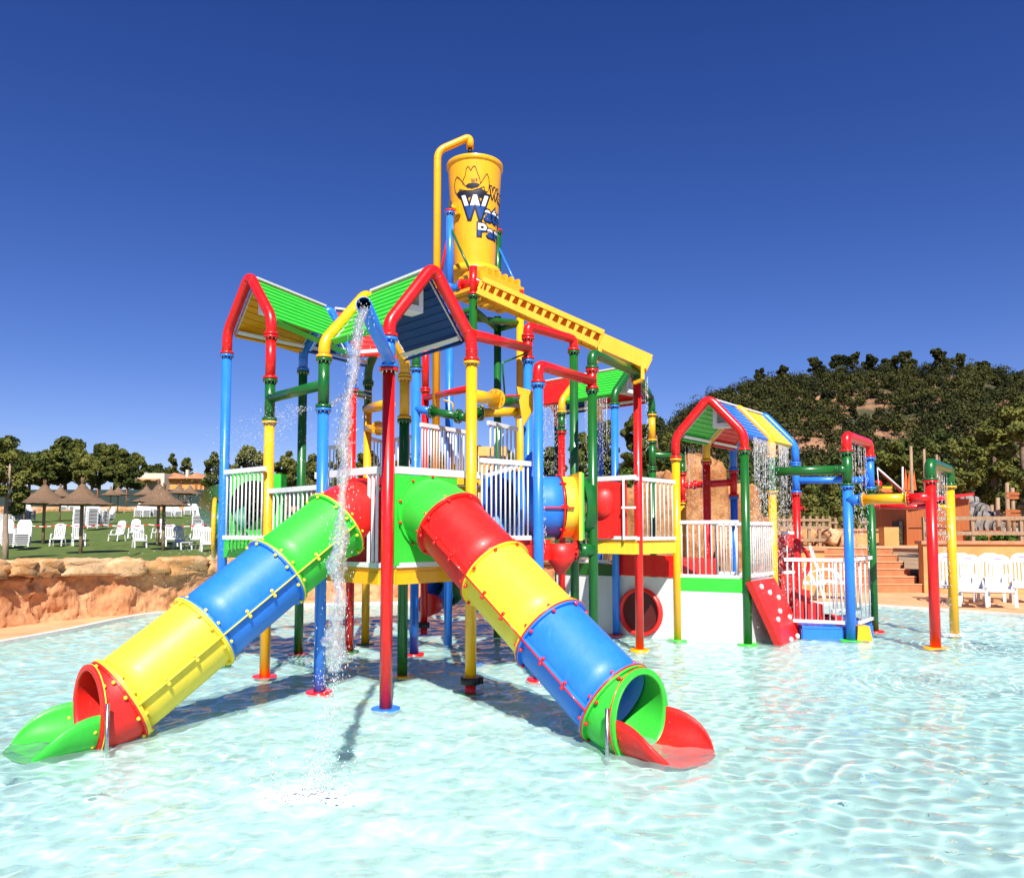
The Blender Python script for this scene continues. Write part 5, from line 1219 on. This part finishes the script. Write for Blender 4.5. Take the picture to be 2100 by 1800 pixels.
fpts = [Vector((-85, 103)), Vector((-56, 103.5)), Vector((-34, 104)), Vector((-12, 104.5)), Vector((16, 105))]
for a_, b_ in zip(fpts, fpts[1:]):
    za_, zb3 = lawn_z(*a_), lawn_z(*b_); mb.prism([v3(a_, za_ + .1), v3(b_, zb3 + .1), v3(b_, zb3 + 2.7), v3(a_, za_ + 2.7)], (0, .05, 0))
mb.build('screen_panel', MESHF, fr2)
for i in range(24):
    t = i / 23 * 3.999; k = int(t); q = fpts[k].lerp(fpts[k + 1], t - k); z = lawn_z(*q); MB().cyl(v3(q, z) - Vector((0, .06, 0)), v3(q, z + 2.8) - Vector((0, .06, 0)), .05, n=6).build('post', BROWNW, fr2)
hs_ = thing('house', 'white and ochre house with clay tiled roofs behind the lawn fence', 'house', tuple(V(350, 1003, 118)))
def hbox(x0, x1, y0, y1, d, dep, mt, nm='wall'):
    a_, b_ = V(x0, y0, d), V(x1, y1, d); mb = MB(); mb.box(((a_.x + b_.x) / 2, d + dep / 2, (a_.z + b_.z) / 2 - 1.2), (abs(b_.x - a_.x), dep, abs(a_.z - b_.z) + 2.4)); return mb.build(nm, mt, hs_)
hbox(292, 337, 983, 1003, 118, 8, CREAM); hbox(286, 337, 970, 979, 117, 9, CREAM, 'parapet')
rf = MB(); a_, b_ = V(270, 984, 116), V(338, 979, 118.5); rf.prism([Vector((a_.x, 115.5, a_.z)), Vector((b_.x, 115.5, a_.z)), Vector((b_.x, 118.5, b_.z)), Vector((a_.x, 118.5, b_.z))], (0, 0, -.15)); rf.build('porch_roof', TILE, hs_)
for x in (300, 312, 324): hbox(x - 3.5, x + 3.5, 988, 1003, 117.9, .2, PANE, 'window')
ow = hbox(337, 418, 981, 1003, 119, 8, ORAW)
for x0, x1, xa, yr in ((333, 384, 357, 969), (378, 422, 400, 969)):
    a_, b_, c_ = V(x0, 981, 118.2), V(x1, 981, 118.2), V(xa, yr, 122); rf = MB(); bk2 = Vector((0, 9, 0))
    rf._add([a_, b_, b_ + bk2, a_ + bk2, c_, c_ + Vector((0, 3, 0))], [(0, 1, 4), (1, 2, 5, 4), (2, 3, 5), (3, 0, 4, 5), (0, 3, 2, 1)]); rf.build('roof', TILE, hs_)
hbox(381, 386, 963, 975, 121, .6, CREAM, 'chimney'); hbox(287, 294, 965, 972, 120, .8, CREAM, 'chimney')
for x in (370, 402, 412): hbox(x - 2.5, x + 2.5, 988, 998, 118.9, .2, BROWNW, 'window')
# trees on the left
def TP(px, ytop, d, cw, label, kind, seed, cat='tree', **k):
    zt2 = V(px, ytop, d).z; x = V(px, ytop, d).x; zg = lawn_z(x, d); h = zt2 - zg
    mt = {'p': LPINE, 'o': LOLIVE, 'b': LBUSH}[kind]; kw = dict(per=230, leafs=min(.26, .14 * d / 60 + .05)); kw.update(k)
    nm = {'p': 'pine_tree', 'o': 'olive_tree', 'b': 'shrub'}[kind]
    return tree(nm, label, cat, (x, d, zg), h, cw * d / 1600 / 2, mt, seed, group='trees round the park', **kw)
spec = [(20, 902, 27, 105, 'sparse young tree with pale branching trunk at the left edge of the lawn', 'o', dict(bark=PALEBARK, per=330, leafs=.085, z0=.42, extra=5, r=.09)),
    (-30, 900, 108, 110, 'dense pine half cut off by the left edge', 'p', {}), (12, 898, 112, 95, 'dark round pine behind the bare young tree', 'p', {}), (62, 930, 107, 90, 'lower bushy pine right of the bare young tree', 'p', {}), (100, 925, 109, 70, 'pine between the lower bushy one and the tallest', 'p', {}), (136, 904, 113, 78, 'tallest dark pine above the biggest umbrella', 'p', {}), (165, 912, 114, 60, 'narrow pine just right of the tallest', 'p', {}),
    (190, 935, 107, 60, 'light green pine right of the biggest umbrella tuft', 'o', {}), (206, 914, 111, 55, 'upright pine left of the gap before the house', 'p', {}), (238, 913, 112, 58, 'wide-topped pine next to the house', 'p', {}), (262, 940, 108, 50, 'low pine leaning beside the white house', 'p', {}), (281, 929, 112, 36, 'slim pine immediately left of the white house', 'p', {}),
    (325, 955, 140, 70, 'low dark tree behind the white house roof', 'p', {}), (354, 932, 140, 26, 'small round pine above the ochre house, left', 'p', {}), (383, 941, 140, 36, 'small round pine above the ochre house, right', 'p', {}), (438, 930, 90, 40, 'pine half hidden by the leftmost blue post', 'p', {}), (462, 938, 95, 40, 'pine directly right of the leftmost blue post', 'p', {}), (510, 920, 80, 75, 'big pine seen left of the yellow post', 'o', {}),
    (590, 930, 85, 70, 'pine seen right of the front yellow post', 'o', {}), (640, 938, 88, 60, 'pine seen beside the second blue post', 'o', {}), (700, 925, 90, 60, 'pine behind the water jet', 'o', {}), (760, 930, 90, 60, 'pine behind the upper railing, left of the red post', 'p', {}), (830, 930, 92, 60, 'pine behind the upper railing, right of the red post', 'p', {}),
    (900, 932, 90, 70, 'dark pine seen through the middle railing', 'p', {}), (985, 918, 90, 60, 'dark pine right of the front yellow pipe', 'p', {}), (1040, 925, 92, 60, 'dark pine behind the blue crawl tunnel', 'p', {}), (1130, 920, 100, 70, 'pine between the blue and dark green posts', 'p', {}), (1195, 890, 95, 70, 'pine left of the tall green post', 'p', {}), (1245, 868, 100, 80, 'tall pine behind the rear blue post', 'p', {}), (1300, 850, 100, 80, 'tall pine behind the tall red post', 'p', {}), (1345, 850, 100, 70, 'pine left of the play house gable', 'p', {})]
for i, (px, yt, d, cw, lb, kd, kw) in enumerate(spec): TP(px, yt, d, cw * (1.3 if 100 < d < 120 else 1), lb, kd, 30 + i, **kw)

# ================================================================ RIGHT SIDE
def shrub(px, ytop, d, w, label, seed, mat=LBUSH, ls=.07, nm='shrub', per=260, cat='shrub', zg=None):
    p = V(px, ytop, d); g = random.Random(seed); zg = lawn_z(p.x, d) if zg is None else zg; h = p.z - zg; rad = w * d / 3200; root = thing(nm, label, cat, (p.x, d, zg), 'shrubs round the park'); m = MB(); cs, rs = [], []
    for i in range(9):
        an = g.uniform(0, 6.28); rr = rad * g.uniform(.1, .75); e = Vector((p.x + math.cos(an) * rr, d + math.sin(an) * rr, zg + h * g.uniform(.35, .95))); m.tube([Vector((p.x, d, zg - .1)), e], [.03, .008], 5); cs.append(tuple(e)); rs.append(rad * g.uniform(.3, .45))
        cs.append((e.x, e.y, zg + (e.z - zg) * .5)); rs.append(rad * .4)
    m.build('stems', BARK, root); v, f = leafcloud(cs, rs, per, ls, seed, .9); npmesh('foliage', v, f, mat, root, False)
for i, (px, yt, d, w, lb, mt) in enumerate(((1205, 975, 30, 70, 'leafy green shrub behind the dark green post', LBUSH), (1290, 968, 30, 90, 'bright leafy shrub left of the tall red post', LBUSH), (1340, 985, 32, 60, 'shrub left of the rock cliff', LOLIVE), (1560, 985, 34, 110, 'olive bush behind the play house curtain of water', LOLIVE), (1655, 985, 33, 90, 'olive bush right of the play house', LOLIVE), (1700, 975, 34, 90, 'tall bush behind the green crossbeam', LOLIVE), (1745, 980, 35, 90, 'bush behind the blue post of the pipe frame', LBUSH), (1790, 985, 36, 80, 'dark bush right of the blue post', LOLIVE), (2000, 1102, 22.5, 40, 'low hedge plant behind the wall fence', LBUSH), (2060, 1098, 22.5, 60, 'hedge plant behind the right wall fence', LBUSH), (2095, 1098, 22.6, 50, 'hedge plant at the right edge', LBUSH), (1740, 1060, 27, 40, 'small shrub in the raised planter', LOLIVE), (1835, 1082, 26, 18, 'tuft plant on the planter corner', LOLIVE))): shrub(px, yt, d, w, lb, 80 + i, mt, .07 if d > 25 else .045)
for i, (px, yt, d, cw, lb, kd) in enumerate(((1850, 905, 75, 120, 'dark pine left of the two tall poles', 'p'), (1925, 890, 70, 120, 'dark pine behind the green arch', 'p'), (1985, 900, 48, 110, 'olive green pine right of the green arch', 'o'), (2035, 860, 50, 120, 'large olive pine near the right edge', 'o'), (2095, 815, 46, 130, 'tallest olive pine cut by the right edge', 'o'), (1800, 930, 85, 100, 'pine behind the red arch of the pipe frame', 'p'), (1640, 940, 90, 90, 'pine right of the play house roof', 'p'), (1560, 945, 90, 90, 'pine behind the play house', 'p'), (1480, 940, 95, 80, 'pine inside the play house gable view', 'p'), (1720, 930, 90, 90, 'pine left of the red arch', 'p'), (2140, 850, 55, 120, 'olive pine mostly outside the right edge', 'o'))):
    TP(px, yt, d, cw, lb, kd, 130 + i, per=300, z0=.15, extra=16)
# rock cliff with cascade
rc = thing('rock_cliff', 'pale orange rock cliff with thin cascades behind the play house', 'rock', tuple(v3(at(1440, 17), 0)))
for i, (px, d, z, w, dp, h) in enumerate(((1335, 17.5, 1.3, 1.5, 1.4, 2.9), (1395, 18, 1.5, 1.2, 1.2, 3.0), (1445, 17.6, 1.55, 1.0, 1.2, 3.6), (1500, 17.8, 1.3, 1.05, 1.2, 2.9), (1545, 18.2, .9, .8, 1.0, 2.2), (1500, 16.6, .7, .7, .6, 1.6), (1480, 16.4, .35, .9, .7, .9), (1300, 18, .6, 1.4, 1.2, 2.2), (1590, 18.4, .5, 1.0, .9, 1.2), (1420, 16.7, .4, 1.2, .8, 1.3))):
    p = at(px, d); boulder((p.x, p.y, z), (w, dp, h), random.uniform(-.2, .2), 60 + i, CLIFF, rc, 'boulder', 46, 34, .10, .30)
for i, (px, d, z, s2, lb) in enumerate(((1716, 25, 1.5, .4, 'pale boulder left of the stair top'), (1738, 24.6, 1.42, .45, 'bigger pale boulder at the stair top'), (1700, 25.4, 1.5, .5, 'small pale boulder beside the wooden fence'), (1650, 26, 1.5, .5, 'pale boulder behind the wooden fence'))):
    p = at(px, d); o_ = boulder((p.x, p.y, z), (s2 * 1.3, s2, s2 * 1.1), i, 90 + i, ROCK, None, 'boulder', 24, 16); tag(o_, lb, 'boulder', 'pale boulders near the steps')
# terrace, steps, walls
ZT = 1.22
def wallbox(name, label, a, b, z0, z1, th, mt=STUCCO, cap=None, cat='wall'):
    a, b = Vector(a), Vector(b); root = thing(name, label, cat, v3(a, z0)); mb = MB(); n_ = Vector((0, th / 2)); mb.bar(v3(a + n_, (z0 + z1) / 2), v3(b + n_, (z0 + z1) / 2), th, z1 - z0); mb.build('wall_body', mt, root)
    if cap: u_ = (b - a).normalized() * .06; mb = MB(); mb.bar(v3(a + n_ - u_, z1 + cap / 2 + .002), v3(b + n_ + u_, z1 + cap / 2 + .002), th + .12, cap); mb.build('coping', CAPM, root)
    return root
WA = at(1892, 21.3); wallbox('garden_wall', 'long apricot wall with terracotta coping behind the sun loungers', WA, (19, 20.4), .05, 1.36, .35, cap=.09)
wallbox('garden_wall', 'apricot wall left of the steps', at(1560, 21.6), at(1690, 21.4), .05, 1.18, .35, cap=.08)
wallbox('garden_wall', 'low apricot planter wall behind the top of the steps', at(1590, 27.2), at(1835, 26.6), 1.2, 1.72, .4, cap=.08)
wallbox('garden_wall', 'short apricot pier left of the brown cabin', at(1812, 25.8), at(1842, 25.8), 1.2, 1.85, .4, cap=None)
sa, sb = at(1690, 21.4), at(1891, 21.3); st_ = thing('steps', 'flight of terracotta steps up to the terrace', 'steps', v3(sa, 0)); nst = 6
for i in range(nst):
    z1 = .08 + (i + 1) * (ZT - .08) / nst; y_ = .32 * i; mb = MB(); mb.box(((sa.x + sb.x) / 2 + .0, sa.y + y_ + .18, z1 / 2), (sb.x - sa.x - .01, .36, z1)); o_ = mb.build('step', STEPM, st_)
    mb = MB(); mb.box(((sa.x + sb.x) / 2, sa.y + y_ - .005, z1 - .0), (sb.x - sa.x - .02, .03, .03)); mb.build('nosing', PAVE, o_)
mb = MB(); mb.prism([Vector((3, 23.3, ZT)), Vector((24, 23.3, ZT)), Vector((26, 34, ZT + .06)), Vector((4, 34, ZT + .06))], (0, 0, -.1)); tag(mb.build('terrace_paving', PAVE), kind='structure')
mb = MB(); mb.prism([Vector((sb.x, 21.6, ZT + .0)), Vector((20, 20.7, ZT)), Vector((22, 23.4, ZT)), Vector((sb.x, 23.4, ZT))], (0, 0, -.1)); mb.prism([Vector((4.5, 21.9, ZT - .1)), Vector((sa.x, 21.7, ZT - .1)), Vector((sa.x, 23.4, ZT - .1)), Vector((3.2, 23.4, ZT - .1))], (0, 0, -.1)); tag(mb.build('terrace_edge', DIRT), kind='structure')
def wfence(label, pts, z0, h, npost, rails=(.35, .95)):
    root = thing('wooden_fence', label, 'fence', v3(pts[0], z0)); a, b = Vector(pts[0]), Vector(pts[1])
    for i in range(npost):
        q = a.lerp(b, i / (npost - 1)); MB().box((q.x, q.y, z0 + h / 2), (.09, .09, h)).build('post', WOOD, root)
    for r_ in rails: mb = MB(); mb.bar(v3(a, z0 + h * r_) - Vector((0, .06, 0)), v3(b, z0 + h * r_) - Vector((0, .06, 0)), .03, .1); mb.build('rail', WOOD, root)
wfence('wooden post and rail fence on the long apricot wall', (at(1894, 21.5), (17.5, 20.75)), 1.42, .68, 6)
wfence('wooden fence on the wall left of the steps', (at(1596, 25.5), at(1700, 25.2)), 1.22, .72, 6, (.3, .85)); wfence('distant wooden fence across the terrace', (at(1700, 31), at(1860, 30.5)), 1.3, .95, 14, (.35, .8)); wfence('far wooden fence behind the left terrace', (at(1580, 30), at(1700, 30.4)), 1.3, 1.0, 10, (.35, .85))
# brown cabin
cbn = thing('wooden_cabin', 'red-brown boarded cabin at the top of the steps', 'cabin', v3(at(1890, 27), ZT)); x0, x1, x2 = at(1856, 26.5).x, at(1950, 26.5).x, at(1992, 26.5).x
MB().box(((x0 + x1) / 2, 27.6, ZT + .65), (x1 - x0, 2.2, 1.3)).build('wall', BROWNW, cbn)
m_ = MB(); m_.bar((x0, 26.47, ZT + .66), (x1, 26.47, ZT + .66), .04, .07); m_.bar((x0 + .03, 26.46, ZT), (x0 + .03, 26.46, ZT + 1.3), .06, .06, (1, 0, 0)); m_.build('batten', BROWNW, cbn)
m_ = MB(); m_.prism([Vector((x0 - .1, 26.3, ZT + 1.32)), Vector((x2, 26.3, ZT + 1.72)), Vector((x2, 28.9, ZT + 1.72)), Vector((x0 - .1, 28.9, ZT + 1.32))], (0, 0, .07)); m_.build('roof', REDF, cbn)
MB().box(((x1 + x2) / 2, 27.7, ZT + .8), (x2 - x1, 2.2, 1.6)).build('side_wall', BROWNW, cbn)
MB().box((at(1850, 26.7).x, 26.9, ZT + .42), (.28, .5, .84)).build('door_opening_shade', BLACK, cbn)  # black block colours in the shade of the open doorway
bx = at(2014, 25); tag(MB().box((bx.x, bx.y, ZT + .26), (.95, .6, .52)).box((bx.x, bx.y - .31, ZT + .26), (.85, .02, .4)).build('wooden_crate', BROWNW, None, (bx.x, bx.y, ZT)), 'low red-brown planter crate behind the fence', 'crate')
# barrels
def barrel(c, ax, label, s2=.62):
    ax = Vector(ax).normalized(); c = Vector(c); root = thing('barrel', label, 'barrel', tuple(c), 'old grey barrels piled on the terrace'); m_ = MB(); L_ = s2 * 1.15
    m_.tube([c + ax * L_ * (t - .5) for t in [k / 10 for k in range(11)]], [s2 * (.38 + .1 * math.sin(math.pi * k / 10)) for k in range(11)], 22); m_.build('staves', GREYW, root)
    for t in (.04, .28, .72, .96): m_ = MB(); r_ = s2 * (.385 + .1 * math.sin(math.pi * t)) + .004; m_.tube([c + ax * L_ * (t - .53), c + ax * L_ * (t - .47)], r_, 22); m_.build('hoop', BLACK, root)
for px, py, d, ax, lb in ((1985, 1031, 29, (1, -.3, -.1), 'topmost barrel of the pile'), (1975, 1052, 28, (1, -.5, -.25), 'upper left barrel of the pile'), (2004, 1046, 28.5, (.3, -1, -.1), 'upper middle barrel of the pile with its end showing'), (2026, 1064, 28, (1, -.7, -.1), 'right barrel lying on its side'), (1968, 1080, 27.5, (1, -.4, 0), 'lower left barrel of the pile'), (1988, 1079, 27.3, (.5, -1, 0), 'second barrel from the left in the bottom row'), (2010, 1078, 27.4, (.4, -1, 0), 'third barrel in the bottom row'), (2032, 1080, 27.3, (.2, -1, 0), 'rightmost barrel of the bottom row')):
    barrel(V(px, py, d), ax, lb)
# poles, mast with sail, boom, fingerpost
for i, (px, yt, d, lb) in enumerate(((1868, 915, 33, 'tall bare wooden pole left of the green arch'), (1895, 921, 40, 'second bare wooden pole behind the green arch'), (1921, 932, 44, 'third bare wooden pole just right of the green arch'), (2046, 1020, 26, 'short wooden pole by the barrels'), (2065, 990, 27, 'wooden pole left of the fingerpost'), (2034, 1035, 30, 'thin wooden pole behind the barrels'))):
    p = V(px, yt, d); tag(MB().tube([Vector((p.x, p.y, 1.2)), Vector((p.x - .02, p.y, (p.z + 1.2) / 2)), p], [.085, .075, .06], 8).build('wooden_pole', WOOD, None, (p.x, p.y, 1.2)), lb, 'pole', 'bare wooden poles')
sg = thing('fingerpost', 'wooden fingerpost with stacked arrow boards at the far right', 'sign', tuple(V(2074, 1090, 25.5)))
p = V(2076, 1000, 25.5); MB().tube([Vector((p.x, p.y, ZT)), p], .06, 8).build('post', WOOD, sg)
for i, (yy, w, c_) in enumerate(((1012, .45, 0), (1020, .4, 0), (1048, .5, 1), (1056, .5, 1), (1064, .4, 1))):
    q = V(2078, yy, 25.4); s_x = w / 2; mb = MB(); mb.prism([q + Vector((-s_x, 0, -.05)), q + Vector((s_x * .8, 0, -.05)), q + Vector((s_x, 0, 0)), q + Vector((s_x * .8, 0, .05)), q + Vector((-s_x, 0, .05))], (0, .03, 0)); mb.build('arrow_board', BROWNW, sg)
bm_ = thing('rigged_mast', 'slanting red and white boom with an orange sail beside the pole', 'mast', tuple(V(1855, 1040, 36))); a_, b_ = V(1856, 1010, 36), V(1799, 959, 36)
MB().tube([a_, b_], .045, 8).build('boom', WHITE, bm_); MB().tube([V(1848, 1008, 36.1), V(1806, 967, 36.1)], .06, 8).build('lower_spar', RED, bm_); MB().tube([b_, V(1803, 1010, 36)], .02, 6).build('stay', WHITE, bm_); MB().tube([V(1851, 957, 36.2), V(1851, 1040, 36.2)], .04, 8).build('mast', WHITE, bm_)
SAIL = plain('orange_sailcloth', (.6, .10, .02), (.72, .17, .04), 4, .8, .2); m_ = MB()
for k in range(3): x = 1853 + k * 8; m_.prism([V(x, 1005, 36.1 + k * .1), V(x + 11, 1005, 36.4), V(x + 4 + (k == 2) * 2, 960 + k * 3, 36.3)], (0, .05, 0))
m_.build('sail', SAIL, bm_)
for i, (px, yt, yb, w, d, mt, lb) in enumerate(((1672, 1040, 1054, 60, 44, RED, 'long red stall far behind the wooden fence'), (1720, 1040, 1053, 40, 46, SAIL, 'orange red stall far behind the pipe frame'), (1820, 1040, 1048, 44, 44, YEL, 'yellow awning far behind the yellow crossbeam'), (1660, 1032, 1044, 14, 45, YEL, 'small yellow hut beside the red stall'), (1010, 915, 935, 60, 60, ORAW, 'ochre hut seen through the upper railing'))):
    a_, b_ = V(px - w / 2, yt, d), V(px + w / 2, yb, d); root = thing('stall', lb, 'stall', ((a_.x + b_.x) / 2, d, lawn_z(a_.x, d)), 'far stalls'); mb = MB(); mb.prism([Vector((a_.x, d, b_.z)), Vector((b_.x, d, b_.z)), Vector((b_.x, d + .9, a_.z)), Vector((a_.x, d + .9, a_.z))], (0, 0, .08)); mb.build('awning', mt, root)
    mb = MB(); zg = lawn_z(a_.x, d); mb.box(((a_.x + b_.x) / 2, d + .9, (zg + b_.z) / 2), (b_.x - a_.x, .8, b_.z - zg)); mb.build('counter', mt, root)
    for x in (a_.x + .05, b_.x - .05): MB().cyl((x, d, zg), (x, d, b_.z), .04, n=6).build('pole', WHITE, root)
ra = thing('carousel_float', 'small red and orange ride float far behind the pipe frame', 'ride', tuple(V(1810, 1015, 40))); p = V(1808, 1008, 40)
MB().sphere(p, .42, 16, 8, 0, (1.3, 1, .45)).build('hull', SAIL, ra); MB().sphere(p + Vector((-.15, 0, .4)), .18, 10, 8, 0, (1, 1, 1.2)).build('figurehead', RED, ra); MB().box(p + Vector((.2, 0, .2)), (.5, .4, .12)).build('canopy', YEL, ra); MB().cyl(p - Vector((0, 0, .1)), Vector((p.x, p.y, 1.3)), .08, n=8).build('support', WOOD, ra)

# pines that stand out singly on the hill's skyline
for i, (px, yt, w, lb) in enumerate(((1673, 736, 34, 'single pine on the left of the hill crest'), (1718, 729, 36, 'round pine on the crest, second from the left'), (1750, 724, 36, 'taller pine of the middle pair on the crest'), (1786, 731, 34, 'pine right of the middle pair on the crest'), (1818, 737, 30, 'low pine left of the widest crest pine'), (1852, 724, 48, 'widest pine on the hill crest'), (1927, 716, 40, 'tallest pine on the hill crest'), (1965, 727, 32, 'small-topped pine right of the tallest crest pine'), (2015, 742, 30, 'low pine near the right end of the crest'), (1605, 748, 26, 'small pine on the left shoulder of the hill'), (1560, 756, 26, 'lowest skyline pine above the play house'))):
    best = max((hill_h(V(px, 750, d).x, d) / d, d) for d in range(240, 340, 4)); d = best[1]; x = V(px, 750, d).x; zg = hill_h(x, d) + 2; h = V(px, yt, d).z - zg
    tree('pine_tree', lb, 'tree', (x, d, zg), max(4, h), w * d / 3200, LHILL, 300 + i, group='skyline pines on the hill', per=120, leafs=.55, z0=.3, extra=8)
# everything that dips into the pool takes the refracted sunlight
for o in COL.objects:
    if o.type == 'MESH' and o.name.split('.')[0] in ('post', 'base_plate', 'tunnel_section', 'landing_trough', 'foot_post', 'pool_coping', 'wall_panel', 'climbing_ramp', 'side_band', 'crawl_hole', 'cascade_step', 'end_flange', 'low_deck', 'step_block'):
        o.cycles.is_caustics_receiver = True
